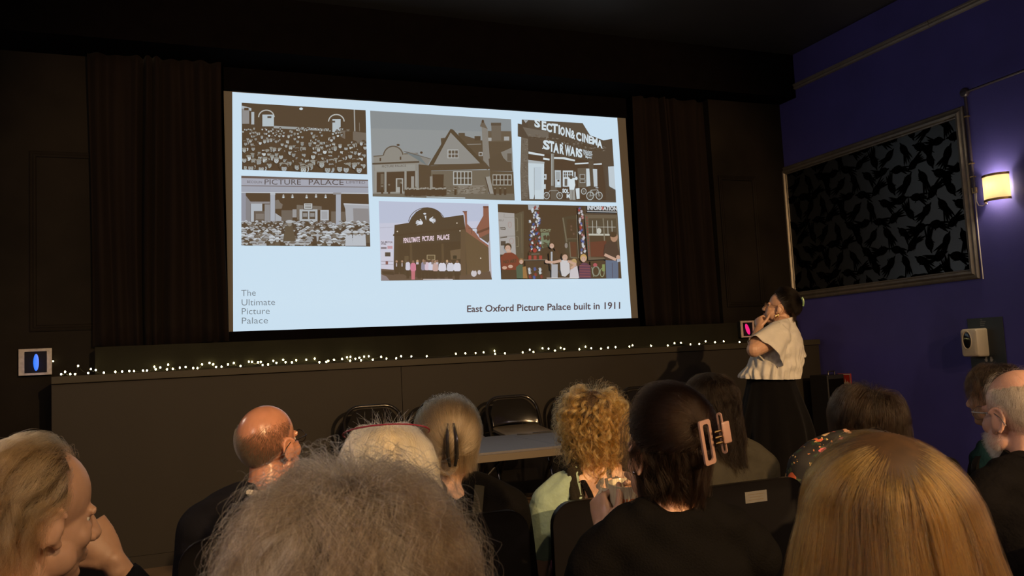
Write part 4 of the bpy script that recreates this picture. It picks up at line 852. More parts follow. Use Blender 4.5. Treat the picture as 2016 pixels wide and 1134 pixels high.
# ------------------------------------------------------------------ cinema seats
M['seatback'] = material('black_seat_shell', (0.0045, 0.004, 0.0045), 0.4, spec=.25, noise=0.1, nscale=30)
M['seatcloth'] = material('black_seat_cloth', (0.004, 0.0034, 0.0036), 0.9, spec=.05, sheen=0.02, bump=0.05, bscale=200)
M['plaque'] = material('dull_steel_plaque', (0.13, 0.125, 0.115), 0.5, metal=0.3, noise=0.1, nscale=30)
def cinema_seat(cx, yr, zt, label, wd=.45, plaque=None):
    t = thing('cinema_seat', (cx, yr+.25, 0), label, 'seat', 'cinema seats')
    h = wd/2
    mb = MB(); secs = []
    def prof(y, ins):
        P_ = [(-h+ins, .33)]; r = .07
        P_ += [(-h+ins+r-r*math.cos(a), zt-ins-r+r*math.sin(a)+.012*0) for a in np.linspace(0, math.pi/2, 8)]
        P_ += [(h-ins-r+r*math.sin(a), zt-ins-r+r*math.cos(a)) for a in np.linspace(0, math.pi/2, 8)]+[(h-ins, .33)]
        return [(cx+x, y+.05*(z-zt)*-.3, z) for x, z in P_]
    mb.rings([prof(yr+.004, .006), prof(yr, .0), prof(yr+.022, .0), prof(yr+.028, .004)]); mb.build('back_shell', M['seatback'], t)
    mb = MB(); mb.rings([prof(yr+.028, .014), prof(yr+.050, .012), prof(yr+.066, .03)]); mb.build('back_cushion', M['seatcloth'], t)
    MB().box((cx-h+.02, yr+.085, .29), (cx+h-.02, yr+.50, .36), .03).build('seat_cushion', M['seatcloth'], t)
    for s_ in (-1, 1): MB().box((cx+s_*(h+.006)-.016, yr+.05, 0.0), (cx+s_*(h+.006)+.016, yr+.30, .50), .012).box((cx+s_*(h+.006)-.022, yr+.04, .50), (cx+s_*(h+.006)+.022, yr+.36, .535), .012).build('armrest', M['seatback'], t, smooth=False)
    if plaque:
        px_, pz = plaque
        pl = MB().box((px_-.045, yr+.0025, pz-.019), (px_+.045, yr+.007, pz+.019), .001).build('plaque', M['plaque'], t, smooth=False, label='small steel plaque with lines of engraving')
        mb = MB()
        for k, (a, b) in enumerate(((-.040, .038), (-.032, .030), (-.036, .034))): mb.box((px_+a*.85, yr+.0019, pz+.0085-k*.009), (px_+b*.85, yr+.003, pz+.0102-k*.009))
        mb.build('engraving', M['tableedge'], pl, smooth=False)
    return t
YA, YBW, YC = 2.36, 1.40, 0.34
cinema_seat(.205, YA, .825, 'black cinema seat back behind the bald man in the dark suit')
cinema_seat(-.345, YA, .825, 'empty black cinema seat beyond the man resting his face on his fist')
cinema_seat(.735, YA, .805, 'black cinema seat back right behind the woman with the grey twisted updo')
cinema_seat(1.265, YA, .808, 'black cinema seat back right behind the curly blonde woman with the tattoo')
cinema_seat(1.775, YA, .800, 'black cinema seat with a small steel plaque, behind the long dark wavy hair', plaque=(1.797, .748))
cinema_seat(2.53, YA, .80, 'black cinema seat of the woman in the floral top')
cinema_seat(3.05, YA, .80, 'black cinema seat at the far right, in front of the bearded bald man')
for x, lb in ((-.26, 'black cinema seat of the man resting his cheek on his hand'), (.395, 'black cinema seat of the white haired woman'), (1.015, 'black cinema seat of the woman with the pink hair clip'), (2.09, 'black cinema seat of the bearded bald man')):
    cinema_seat(x, YBW-(.07 if x > 2 else 0), .785, lb)
for x, lb in ((.10, 'black cinema seat of the grey frizzy haired person nearest the camera'), (.61, 'black cinema seat of the person with long ginger blonde hair')):
    cinema_seat(x, YC, .76, lb)

# ------------------------------------------------------------------ people: materials
def skin(name, col, rough=0.45): return material(name, col, rough, noise=0.10, nscale=28, bump=0.04, bscale=240, sss=0.12)
M['skin'] = skin('fair_skin', (0.50, 0.30, 0.20)); M['skin_ruddy'] = skin('ruddy_skin', (0.42, 0.195, 0.12), .27); M['skin_pink'] = skin('pink_skin', (0.50, 0.29, 0.22))
M['eye'] = material('eye_white', (0.7, 0.66, 0.6), .15); M['iris'] = material('brown_iris', (0.05, 0.03, 0.015), .1)
M['lips'] = material('lip_skin', (0.33, 0.09, 0.08), .4); M['teeth'] = material('teeth', (0.6, 0.56, 0.48), .25)
M['wire_gold'] = material('gold', (0.75, 0.45, 0.14), .22, metal=1.0); M['wire_dark'] = material('dark_metal', (0.03, 0.025, 0.022), .3, metal=.6); M['wire_silver'] = material('silver_wire', (0.6, 0.58, 0.55), .25, metal=1.0)
M['lens'] = material('clear_lens', (0.9, 0.93, 0.95), .03, trans=1.0)
def cloth(name, col, bump=.25, bscale=70, sheen=.0, noise=.15): return material(name, col, .85, noise=noise, nscale=18, bump=bump, bscale=bscale, sheen=.06*(sheen > 0), spec=.06)
M['suit'] = cloth('charcoal_navy_suit', (0.009, 0.0088, 0.0115), .1, 300); M['shirt'] = cloth('cream_shirt', (0.6, 0.55, 0.45)); M['blackknit'] = cloth('black_knit', (0.0036, 0.0032, 0.003), .3, 220)
M['seafoam'] = cloth('seafoam_tee', (0.27, 0.36, 0.27), .25, 60, .1); M['olive'] = cloth('grey_olive_top', (0.035, 0.032, 0.024)); M['coat'] = cloth('black_coat', (0.0042, 0.0038, 0.0042), .3, 90)
M['linen'] = cloth('white_linen', (0.58, 0.56, 0.51), .3, 45, .1, .06); M['skirt'] = cloth('black_skirt', (0.0030, 0.0026, 0.0026), .3, 12, .1); M['denim'] = cloth('dark_denim', (0.03, 0.04, 0.06)); M['maroon'] = cloth('maroon_cloth', (0.09, 0.015, 0.03)); M['trouser'] = cloth('black_trousers', (0.004, 0.004, 0.005)); M['teal'] = cloth('teal_top', (0.004, 0.016, 0.021)); M['navycloth'] = cloth('navy_jumper', (0.006, 0.007, 0.011)); M['ruffle'] = cloth('dark_ruffled_strap', (0.020, 0.017, 0.012), .5, 90)
def floral():
    m_ = bpy.data.materials.new('floral_black_cloth'); m_.use_nodes = True; nt = m_.node_tree; b = nt.nodes['Principled BSDF']; b.inputs['Roughness'].default_value = .8
    tc = nt.nodes.new('ShaderNodeTexCoord'); last = None
    nz = nt.nodes.new('ShaderNodeTexNoise'); nz.inputs['Scale'].default_value = 30; nt.links.new(tc.outputs['Object'], nz.inputs['Vector'])
    mxv = nt.nodes.new('ShaderNodeMix'); mxv.data_type = 'VECTOR'; mxv.inputs[0].default_value = .035; nt.links.new(tc.outputs['Object'], mxv.inputs[4]); nt.links.new(nz.outputs['Color'], mxv.inputs[5])
    base = nt.nodes.new('ShaderNodeRGB'); base.outputs[0].default_value = (.010, .009, .009, 1); last = base.outputs[0]
    for sc, thr, cols in ((34, .42, [(.02, .05, .02), (.05, .07, .03), (.012, .03, .016)]), (22, .40, [(.55, .12, .05), (.60, .30, .10), (.52, .10, .12), (.5, .36, .2)]), (60, .25, [(.6, .42, .16), (.5, .2, .08)])):
        v = nt.nodes.new('ShaderNodeTexVoronoi'); v.inputs['Scale'].default_value = sc; nt.links.new(mxv.outputs[1], v.inputs['Vector'])
        lt = nt.nodes.new('ShaderNodeMath'); lt.operation = 'LESS_THAN'; lt.inputs[1].default_value = thr; nt.links.new(v.outputs['Distance'], lt.inputs[0])
        sp = nt.nodes.new('ShaderNodeSeparateColor'); nt.links.new(v.outputs['Color'], sp.inputs[0])
        g = nt.nodes.new('ShaderNodeMath'); g.operation = 'GREATER_THAN'; g.inputs[1].default_value = .45; nt.links.new(sp.outputs[1], g.inputs[0])
        mu = nt.nodes.new('ShaderNodeMath'); mu.operation = 'MULTIPLY'; nt.links.new(lt.outputs[0], mu.inputs[0]); nt.links.new(g.outputs[0], mu.inputs[1])
        cr = nt.nodes.new('ShaderNodeValToRGB'); cr.color_ramp.interpolation = 'CONSTANT'
        while len(cr.color_ramp.elements) < len(cols): cr.color_ramp.elements.new(.5)
        for k, c in enumerate(cols): cr.color_ramp.elements[k].position = k/len(cols); cr.color_ramp.elements[k].color = (*c, 1)
        nt.links.new(sp.outputs[0], cr.inputs[0])
        mx_ = nt.nodes.new('ShaderNodeMix'); mx_.data_type = 'RGBA'; nt.links.new(mu.outputs[0], mx_.inputs[0]); nt.links.new(last, mx_.inputs[6]); nt.links.new(cr.outputs[0], mx_.inputs[7]); last = mx_.outputs[2]
    nt.links.new(last, b.inputs['Base Color']); return m_
M['floral'] = floral()

def hair_mat(name, cols, rough=.3, rad_rough=.3, coat=0.0, ior=1.5):
    """cols: linear rgb stops picked at random strand by strand"""
    m_ = bpy.data.materials.new(name); m_.use_nodes = True; nt = m_.node_tree
    for n_ in list(nt.nodes): nt.nodes.remove(n_)
    o = nt.nodes.new('ShaderNodeOutputMaterial'); h = nt.nodes.new('ShaderNodeBsdfHairPrincipled'); h.model = 'CHIANG'; h.parametrization = 'COLOR'
    hi = nt.nodes.new('ShaderNodeAttribute'); hi.attribute_name = 'tint'; cr = nt.nodes.new('ShaderNodeValToRGB')
    while len(cr.color_ramp.elements) < len(cols): cr.color_ramp.elements.new(.5)
    for k, c in enumerate(cols): cr.color_ramp.elements[k].position = k/max(1, len(cols)-1); cr.color_ramp.elements[k].color = (*c, 1)
    nt.links.new(hi.outputs['Fac'], cr.inputs[0])
    nt.links.new(cr.outputs[0], h.inputs['Color'])
    h.inputs['Roughness'].default_value = rough; h.inputs['Radial Roughness'].default_value = rad_rough
    if 'Coat' in h.inputs: h.inputs['Coat'].default_value = coat
    h.inputs['IOR'].default_value = ior
    h.inputs['Random Roughness'].default_value = .2
    nt.links.new(h.outputs[0], o.inputs[0]); return m_

# ------------------------------------------------------------------ people: head
CC = np.array([0, -.012, .035]); CR = np.array([.076, .096, .090])      # skull centre and radii
def head_shapes(mb, R, T, neck_to=None, s=1.0, beard=0.0):
    h = MB(R*s, T)
    h.ell(CC, CR-.002, nu=28, nv=20); h.ell((0, .030, -.032), (.060, .062, .082), nu=24, nv=16)
    h.ell((0, .034, -.084), (.047, .050, .034)); h.ell((0, .074, -.099), (.021, .017, .017)); h.ell((0, .045, -.10), (.036, .04, .02))
    for q in (-1, 1):
        h.ell((q*.035, .058, -.030), (.025, .024, .026)); h.ell((q*.027, .0775, .018), (.022, .0075, .0062)); h.ell((q*.054, .02, -.066), (.018, .035, .03))
        h.ell((q*.0115, .099, -.037), (.0085, .010, .0085), nu=10, nv=8)
        h.ell((q*.031, .0745, .0115), (.018, .0085, .0068), nu=12, nv=8); h.ell((q*.031, .074, -.0115), (.017, .0085, .0062), nu=12, nv=8)
        Re = rot(q*-18, 0, q*-8)
        h.ell((q*.079, -.010, -.008), (.008, .019, .031), Re, nu=16, nv=12)
        P_ = [np.array([q*.086, -.012, -.008])+Re @ np.array([0, .021*math.sin(t), .033*math.cos(t)]) for t in np.linspace(-2.6, .9, 12)]
        h.limb(P_, np.full(12, .0052), 8); h.ell((q*.079, .003, -.036), (.006, .009, .010), nu=10, nv=8)
    h.tube([(0, .080, .018), (0, .092, .0), (0, .105, -.022), (0, .112, -.033)], [.008, .009, .011, .012], 10); h.ell((0, .108, -.034), (.0125, .012, .011))
    h.ell((0, .088, -.061), (.025, .010, .0065)); h.ell((0, .087, -.073), (.021, .010, .0075))
    mb.v += h.v; mb.f += [tuple(i+mb.n for i in f) for f in h.f]; mb.n += h.n

def eyes(R, T, parent, s=1.0):
    for q in (-1, 1):
        c = T+R @ (np.array([q*.031, .0650, .0])*s)
        e = MB(R*s, c).ell((0, 0, 0), .0112, nu=16, nv=12).build('eye', M['eye'], parent)
        MB(R*s, c).ell((0, .0093, 0), (.0055, .003, .0055), nu=14, nv=8).build('iris', M['iris'], e)

def hand_shapes(mb, R, T, side=1, curl=(.5, .7, .5), thumb=(.35, .35), spread=.0, s=1.0, tvec=None):
    """wrist at T; +y towards the fingers, palm faces -z, thumb on the side*+x edge"""
    h = MB(R*s, T); S_ = side
    secs = []
    for y, rx, rz in ((-.03, .024, .020), (0, .026, .019), (.03, .036, .018), (.06, .041, .016), (.088, .040, .013)):
        secs.append([(rx*math.cos(t), y, rz*math.sin(t)) for t in np.linspace(0, 2*math.pi, 17)[:-1]])
    h.rings(secs); h.ell((S_*.022, .028, -.008), (.018, .032, .015)); h.ell((S_*.032, .048, -.006), (.010, .022, .010))
    for k, (bx, L, r) in enumerate(((.029, .070, .0088), (.0095, .079, .0090), (-.010, .073, .0086), (-.028, .057, .0076))):
        c1, c2, c3 = (c*(1+.10*k) for c in curl)
        p = np.array([S_*bx, .084-.004*abs(k-1), .002]); pts = [p.copy()]; ang = 0; sp = spread*(1.5-k)*S_
        for seg, c in ((.46, c1), (.30, c2), (.24, c3)):
            ang += c; p = p+L*seg*np.array([math.sin(sp)*math.cos(ang), math.cos(sp)*math.cos(ang), -math.sin(ang)]); pts.append(p.copy())
        h.limb(pts, [r*1.05, r, r*.93, r*.80], 10); h.ell(pts[1], r*1.08, nu=10, nv=8)
    a, b = thumb
    t0 = np.array([S_*.026, .016, -.006]); t1 = t0+.040*np.array([S_*math.cos(a)*.72, .70, -math.sin(a)]); t2 = t1+.032*unit([S_*(.55-b), .85, -math.sin(a+b)*.8]); t3 = t2+.026*unit([S_*(.25-b), .95, -math.sin(a+1.3*b)])
    if tvec is not None:
        t1, t2, t3 = (t0+sum(l*unit(np.array(v)*[S_, 1, 1]) for l, v in zip((.044, .034, .027)[:k+1], tvec)) for k in range(3))
    h.limb([t0, t1, t2, t3], [.0135, .0115, .0102, .0085], 10)
    mb.v += h.v; mb.f += [tuple(i+mb.n for i in f) for f in h.f]; mb.n += h.n

# ------------------------------------------------------------------ people: hair
TINT = {}
def curves(name, P, rad, mat, parent, tip=.35):
    """P: (strands, points, 3)"""
    n, k, _ = P.shape
    hc = bpy.data.hair_curves.new(name); hc.add_curves([k]*n)
    hc.attributes['position'].data.foreach_set('vector', P.astype(np.float32).ravel())
    if 'radius' not in hc.attributes: hc.attributes.new('radius', 'FLOAT', 'POINT')
    t = np.linspace(0, 1, k); r = np.broadcast_to(rad*(1-(1-tip)*t**2), (n, k)).astype(np.float32)
    hc.attributes['radius'].data.foreach_set('value', np.ascontiguousarray(r).ravel())
    tn = TINT.pop('t', None)
    if tn is None or len(tn) != n: tn = rng.random(n) if tn is None else np.concatenate([tn, rng.random(n)])[:n]
    at_ = hc.attributes.new('tint', 'FLOAT', 'CURVE'); at_.data.foreach_set('value', tn.astype(np.float32))
    hc.materials.append(mat)
    o = bpy.data.objects.new(name, hc); COL.objects.link(o); o.parent = parent; o.matrix_parent_inverse = parent.matrix_basis.inverted(); o['kind'] = 'stuff'
    return o
THR = ([-1, -.45, -.05, .25, .62, 1.01], [-.86, -.72, -.22, .10, .55, .66])
def scalp(n, thr=THR, extra=None):
    out = []
    while sum(len(q) for q in out) < n:
        d = rng.normal(size=(n*2, 3)); d /= np.linalg.norm(d, axis=1)[:, None]
        k = d[:, 2] > np.interp(d[:, 1], *thr)
        if extra is not None: k &= extra(d)
        out.append(d[k])
    return np.concatenate(out)[:n]
def smooth_noise(n, k, knots, amp):
    g = rng.normal(size=(n, knots, 3))*amp; x = np.linspace(0, knots-1.001, k); i = x.astype(int); f = (x-i); f = f*f*(3-2*f)
    return g[:, i]*(1-f)[None, :, None]+g[:, np.minimum(i+1, knots-1)]*f[None, :, None]
def flow(n, L, pole=(0, -.35, .94), off=(.004, .022), k=22, leave=-.005, Lvar=.12, wave=0.0, wlen=.05, curl=0.0, clen=.035, frizz=.0, clump=0, pull=.6, drift=.0, thr=THR, extra=None, lift=.18, part=None, gather_in=0.0, sag=0.0, pw=.4):
    """strands leave the crown, follow the skull and then hang; returns head-local (n,k,3)"""
    D = scalp(n, thr, extra); pole = unit(pole)
    a = np.cross(pole, [1, 0, 0]); a = unit(a); b = np.cross(pole, a)
    phi = np.arccos(np.clip(D @ pole, -1, 1)); th = np.arctan2(D @ b, D @ a)
    th = th+rng.normal(size=n)*1.1*np.exp(-(phi/.32)**2)
    lay = rng.random(n)**.6; O = off[0]+(off[1]-off[0])*lay
    Ls = L*(1+Lvar*rng.normal(size=n)).clip(.5, 1.6)
    cid = np.arange(n)
    P = np.zeros((n, k, 3)); hang = np.zeros(n, bool); pos0 = np.zeros((n, 3)); s0 = np.zeros(n); ph = phi.copy()
    for i in range(k):
        s = Ls*i/(k-1)
        if i: ph = np.where(hang, ph, ph+(Ls/(k-1))/(.088+O))
        d = (np.cos(ph)[:, None]*pole+np.sin(ph)[:, None]*(np.cos(th)[:, None]*a+np.sin(th)[:, None]*b))
        o = O*np.minimum(1, s/(.22*L)+.12)
        q = CC+d*CR+d*o[:, None]
        q[:, 2] -= sag*(s/L)**2
        nh = (~hang) & ((q[:, 2] < CC[2]+leave+.012*np.sin(3*th)) | (ph > 1.85)) & (s > .02)
        pos0[nh] = q[nh]; s0[nh] = s[nh]
        dd = s-s0; out = np.stack([q[:, 0]-CC[0], q[:, 1]-CC[1], 0*s], 1); out /= np.linalg.norm(out, axis=1)[:, None]+1e-9
        dr = (pos0-CC)*np.array([1, 1, 0])
        fall = pos0+np.stack([0*dd, 0*dd, -dd], 1)+out*(drift*dd)[:, None]-dr*(gather_in*np.minimum(dd/.2, 1))[:, None]
        hang |= nh
        P[:, i] = np.where(hang[:, None], fall, q)
    if clump:
        C = np.zeros((clump, k, 3)); cnt = np.bincount(cid, minlength=clump)
        # gather each strand to a neighbour guide
        g = rng.choice(n, clump, replace=False); dirs = D[g]
        cid = np.concatenate([np.argmax(D[j:j+2000] @ dirs.T, 1) for j in range(0, n, 2000)])
        wgt = pull*np.linspace(0, 1, k)**pw
        P = P*(1-wgt)[None, :, None]+P[g][cid]*wgt[None, :, None]
    lock = rng.random(64)[((th+3.15)*9.9).astype(int) % 64]
    TINT['t'] = np.clip(.75*(.6*rng.random(max(clump, 1))[cid]+.4*lock-.5)*1.7+.5+.12*rng.normal(size=n), 0, 1) if clump else rng.random(n)
    t = np.linspace(0, 1, k)[None, :]; S = t*(np.full(n, L) if clump else Ls)[:, None]
    T_ = np.gradient(P, axis=1); T_ /= np.linalg.norm(T_, axis=2)[:, :, None]+1e-9
    Nn = P-CC; Nn -= T_*(Nn*T_).sum(2)[:, :, None]; Nn /= np.linalg.norm(Nn, axis=2)[:, :, None]+1e-9; B = np.cross(T_, Nn)
    nph = (clump if clump else n); phs = rng.random(nph)*6.28; var = 1+.25*rng.normal(size=nph)
    phs, var = phs[cid], var[cid]; ramp = np.minimum(1, S/(.25*L))
    if wave: P = P+B*(wave*ramp*np.sin(6.283*S/wlen*var[:, None]+phs[:, None]))[:, :, None]+Nn*(.4*wave*ramp*np.cos(6.283*S/wlen*var[:, None]+phs[:, None]*1.7))[:, :, None]
    if curl:
        w_ = 6.283*S/clen*var[:, None]*np.where(np.arange(nph) % 2, 1, -1)[cid][:, None]+phs[:, None]
        P = P+(B*np.cos(w_)[:, :, None]+Nn*np.sin(w_)[:, :, None])*(curl*ramp)[:, :, None]
    if frizz: P = P+smooth_noise(n, k, max(4, k//4), frizz)*np.linspace(0, 1, k)[None, :, None]
    return P
def gather(n, target, L_tail=.0, k=20, off=(.006, .03), thr=THR, extra=None, bulge=.02, tuck=.0):
    """strands swept from the hairline over the skull to a gathering point at the back"""
    D = scalp(n, thr, extra); tg = unit(target); O = off[0]+(off[1]-off[0])*rng.random(n)
    tgj = tg+rng.normal(size=(n, 3))*.10; tgj /= np.linalg.norm(tgj, axis=1)[:, None]
    om = np.arccos(np.clip((D*tgj).sum(1), -1, .9999)); P = np.zeros((n, k, 3))
    for i in range(k):
        t = i/(k-1); s1 = np.sin((1-t)*om)/np.sin(om); s2 = np.sin(t*om)/np.sin(om)
        d = D*s1[:, None]+tgj*s2[:, None]; d /= np.linalg.norm(d, axis=1)[:, None]
        o = O*min(1, t*4+.15)+bulge*math.sin(math.pi*t)*np.minimum(1, om)-tuck*t*t
        P[:, i] = CC+d*CR+d*o[:, None]
    sec = (np.arctan2(D[:, 0], D[:, 2])*14+D[:, 1]*6).astype(int); TINT['t'] = np.clip(.9*rng.random(400)[sec+200]+.12*rng.normal(size=n), 0, 1)
    P += smooth_noise(n, k, 5, .0015); return P
def cap(name, R, T, mat, parent, off=.006, thr=THR, extra=None, scale=(1, 1, 1), s=1.0, drop=None, fn=None):
    """close under-layer of hair on the scalp"""
    nu, nv = 72, 48; V = []; D = []
    for i in range(nv+1):
        t = math.pi*i/nv
        for j in range(nu):
            p = 2*math.pi*j/nu; D.append((math.sin(t)*math.cos(p), math.sin(t)*math.sin(p), math.cos(t)))
    D = np.array(D); ok = D[:, 2] > np.interp(D[:, 1], *thr)+.02
    if extra is not None: ok &= extra(D)
    o = np.full(len(D), off) if fn is None else fn(D)
    V = CC+D*CR*np.array(scale)+D*o[:, None]
    F = [(i*nu+j, i*nu+(j+1) % nu, (i+1)*nu+(j+1) % nu, (i+1)*nu+j) for i in range(nv) for j in range(nu)]
    F = [f for f in F if all(ok[q] for q in f)]
    mb = MB(R*s, T); mb.add(V, F); me = mb.mesh(name)
    import bmesh
    bm = bmesh.new(); bm.from_mesh(me); bmesh.ops.remove_doubles(bm, verts=bm.verts, dist=1e-5); bmesh.ops.delete(bm, geom=[v for v in bm.verts if not v.link_faces], context='VERTS'); bm.to_mesh(me); bm.free()
    return link(name, me, mat, parent)

# ------------------------------------------------------------------ people: seated body
def seated(name, label, head, yaw=0, hyaw=0, hpitch=0, hroll=0, sk='skin', top='blackknit', legs='trouser', lean=.03, girth=1.0, shoulder=-.20, neckline=.035, s=1.0, arms=True, voxel=.0055, hands=None, jacket_name='jumper', cutfn=None, arm_pts=None, sleeve=1.0, crest=0.0, lean_x=0.0):
    """head: world position of the head centre; yaw: body heading; hyaw: head heading"""
    head = np.asarray(head, float); Rb = rot(yaw); Rh = rot(hyaw, hpitch, hroll)
    base = head-Rb @ np.array([lean_x, lean, 0]); base[2] = 0
    t = thing(name, base, label, 'person')
    hz = head[2]; S = hz+shoulder
    L = lambda p: Rb @ np.asarray(p, float)+base
    g = girth; body = MB(); head_shapes(body, Rh, head, s=s)
    b = MB(Rb, base)
    nk = Rb.T @ (head+Rh @ np.array([0, -.028, -.075])-base)
    b.tube([nk+[0, .0, .03], nk, (nk[0]*.45, (nk[1]-.02)*.6, S+.05), (0, -.012, S+.0)], [.050, .054, .060, .078], 16)
    for q in (-1, 1):
        b.tube([(0, -.015, S+.055), (q*.07, -.018, S+.032), (q*.13*g, -.016, S+.002), (q*.178*g, -.012, S-.03)], [.045, .05, .05, .048], 12)
        b.ell((q*.178*g, -.010, S-.036), (.052, .055, .056))
    secs = [(0, -.010, S+.01, .09, .06), (0, -.008, S-.03, .165*g, .088*g), (0, -.004, S-.10, .172*g, .108*g), (0, 0, S-.20, .160*g, .112*g), (0, .005, (S+.40)/2-.02, .152*g, .115*g), (0, .0, .46, .172*g, .128*g), (0, 0, .375, .17*g, .125*g)]
    b.loft(secs, 28, 2.3)
    arms_ = []
    for q in (-1, 1):
        if arm_pts and q in arm_pts: sh, el, wr = (np.asarray(p, float) for p in arm_pts[q])
        else: sh, el, wr = np.array([q*.185*g, -.01, S-.045]), np.array([q*.225*g, .05, S-.30]), np.array([q*.12, .27, .49])
        b.limb([sh, (sh+el)/2, el], [.047, .043, .036], 12); b.limb([el, el*.6+wr*.4, wr], [.037, .035, .025], 12)
        arms_.append((q, sh, el, wr))
    for q in (-1, 1):
        b.limb([(q*.09, .02, .44), (q*.10, .22, .445), (q*.11, .42, .43)], [.082*g, .074, .058], 14); b.limb([(q*.11, .42, .42), (q*.11, .44, .25), (q*.115, .43, .085)], [.056, .052, .036], 12)
        b.limb([(q*.115, .41, .05), (q*.12, .52, .035), (q*.125, .60, .03)], [.038, .034, .026], 10)
    hands = hands or {}
    for q, sh, el, wr in arms_:
        if q in hands: hh = hands[q]; Rhh, cfg = hh
        else:
            f = unit(wr-el); f = unit(f*np.array([.3, 1, .3])); up = np.array([0, 0, 1.0]); x = unit(np.cross(f, up)); z = np.cross(x, f); Rhh = np.stack([x, f, z], 1); cfg = dict(curl=(.3, .4, .3))
        hb = MB(); hand_shapes(hb, Rhh, wr, side=-q, **cfg); b.v += [v_ @ Rb.T+base for v_ in hb.v]; b.f += [tuple(i+b.n for i in f_) for f_ in hb.f]; b.n += hb.n
    body.v += b.v; body.f += [tuple(i+body.n for i in f_) for f_ in b.f]; body.n += b.n
    bm_ = fuse(body, voxel, 2); bo = link('body', bm_, M[sk], t)
    # clothes follow the body
    c = MB(Rb, base); e = .012
    secs2 = [(0, -.012, S+neckline, .075, .066), (0, -.010, S+neckline-.015, .10, .076)]+[(x, y, z, rx+e, ry+e) for x, y, z, rx, ry in secs[1:-1]]+[(0, 0, .37, .19*g, .145*g)]
    c.loft(secs2, 28, 2.3)
    for q, sh, el, wr in arms_:
        c.tube([(0, -.015, S+.045), (q*.07, -.018, S+.032), (q*.13*g, -.016, S+.004), (q*.178*g, -.012, S-.028)], [.05, .060, .060, .058], 14); c.ell((q*.178*g, -.010, S-.036), (.062, .064, .064))
        if sleeve >= 1: c.limb([sh, (sh+el)/2, el], [.058, .055, .049], 12); c.tube([el, el*.6+wr*.4, wr*.86+el*.14], [.049, .046, .036], 12)
        else: c.tube([sh, sh+(el-sh)*sleeve*.5, sh+(el-sh)*sleeve], [.062, .064, .068], 14)
    cm = fuse(c, .0075, 4)
    wr_ = displace(cm, lambda a: .0035*np.sin(a[:, 2]*55+6*np.sin(a[:, 0]*13)+5*np.sin(a[:, 1]*17))*np.exp(-((np.abs((a-base) @ Rb[:, 0])-.12)/.10)**2))
    if cutfn is not None: cm = cut(cm, lambda a: cutfn((a-base) @ Rb, S))
    link(jacket_name, cm, M[top], t)
    tr = MB(Rb, base)
    tr.loft([(0, 0, .37, .185*g, .14*g), (0, 0, .42, .188*g, .145*g), (0, 0, .50, .178*g, .138*g)], 24, 2.3)
    for q in (-1, 1): tr.limb([(q*.09, .02, .44), (q*.10, .22, .445), (q*.11, .42, .43)], [.094*g, .086, .070], 14); tr.tube([(q*.11, .42, .43), (q*.11, .44, .25), (q*.115, .43, .10)], [.070, .064, .062], 14)
    link('trousers', fuse(tr, .0085, 3), M[legs], t)
    sh_ = MB(Rb, base)
    for q in (-1, 1):
        sm = MB(Rb, base); sm.limb([(q*.115, .40, .055), (q*.12, .52, .045), (q*.125, .60, .040)], [.048, .044, .036], 12); sm.build('shoe', M['blackplastic'], t)
    eyes(Rh, head, t, s)
    return t, Rh, head, bo, base, Rb, S
def W(R, T, P, s=1.0): return (np.asarray(P)*s) @ R.T+T
def hairdo(t, R, T, P, mat, capmat, rad, s=1.0, capoff=.006, capkw=None, tip=.35, name='hair'):
    c = cap(name, R, T, capmat, t, off=capoff, s=s, **(capkw or {}))
    curves('hair_strands', W(R, T, P, s), rad, mat, c, tip); return c
def darker(name, col): return material(name, col, .6, noise=.35, nscale=60, stretch=(1, 1, .15))

# ------------------------------------------------------------------ the audience
def look(h, tgt=(2.0, 6.6)): return -math.degrees(math.atan2(tgt[0]-h[0], tgt[1]-h[1]))
def at(px, py, y, dz=-.035): q = on_y(px, py, y); q[2] += dz; return q

H = {}
H['grey'] = hair_mat('grey_brown_frizzy_hair', [(.030, .019, .010), (.14, .096, .055), (.070, .047, .026), (.27, .205, .135), (.42, .35, .27)], .36)
H['ginger'] = hair_mat('ginger_blonde_hair', [(.030, .011, .0022), (.13, .055, .009), (.27, .130, .022), (.07, .028, .005), (.48, .27, .07)], .26)
H['sandy'] = hair_mat('sandy_hair', [(.11, .065, .026), (.24, .15, .065), (.16, .095, .04), (.34, .23, .12)], .3)
H['white'] = hair_mat('white_blonde_hair', [(.52, .40, .20), (.78, .66, .40), (.88, .79, .55), (.66, .53, .28), (.90, .84, .66)], .28)
H['greyblonde'] = hair_mat('grey_blonde_hair', [(.045, .028, .013), (.16, .112, .060), (.27, .20, .115), (.09, .058, .028), (.42, .35, .25)], .28)
H['curl'] = hair_mat('golden_curly_hair', [(.055, .023, .006), (.17, .078, .017), (.50, .31, .085), (.09, .038, .009), (.32, .17, .04), (.66, .47, .17)], .25)
H['brown'] = hair_mat('dark_brown_hair', [(.0060, .0030, .0016), (.016, .0080, .0038), (.009, .0045, .0022)], .30, ior=1.34)
H['dark'] = hair_mat('near_black_brown_hair', [(.0036, .0021, .0013), (.010, .0058, .0032), (.006, .0035, .002)], .32, ior=1.30)
H['brownlong'] = hair_mat('straight_brown_hair', [(.010, .0062, .0036), (.026, .016, .009), (.016, .010, .006)], .30, ior=1.36)
H['stubble'] = hair_mat('cropped_grey_hair', [(.022, .016, .011), (.07, .056, .042)], .45)
H['whitegrey'] = hair_mat('white_grey_hair', [(.60, .54, .45), (.72, .68, .60), (.42, .36, .28)], .35)
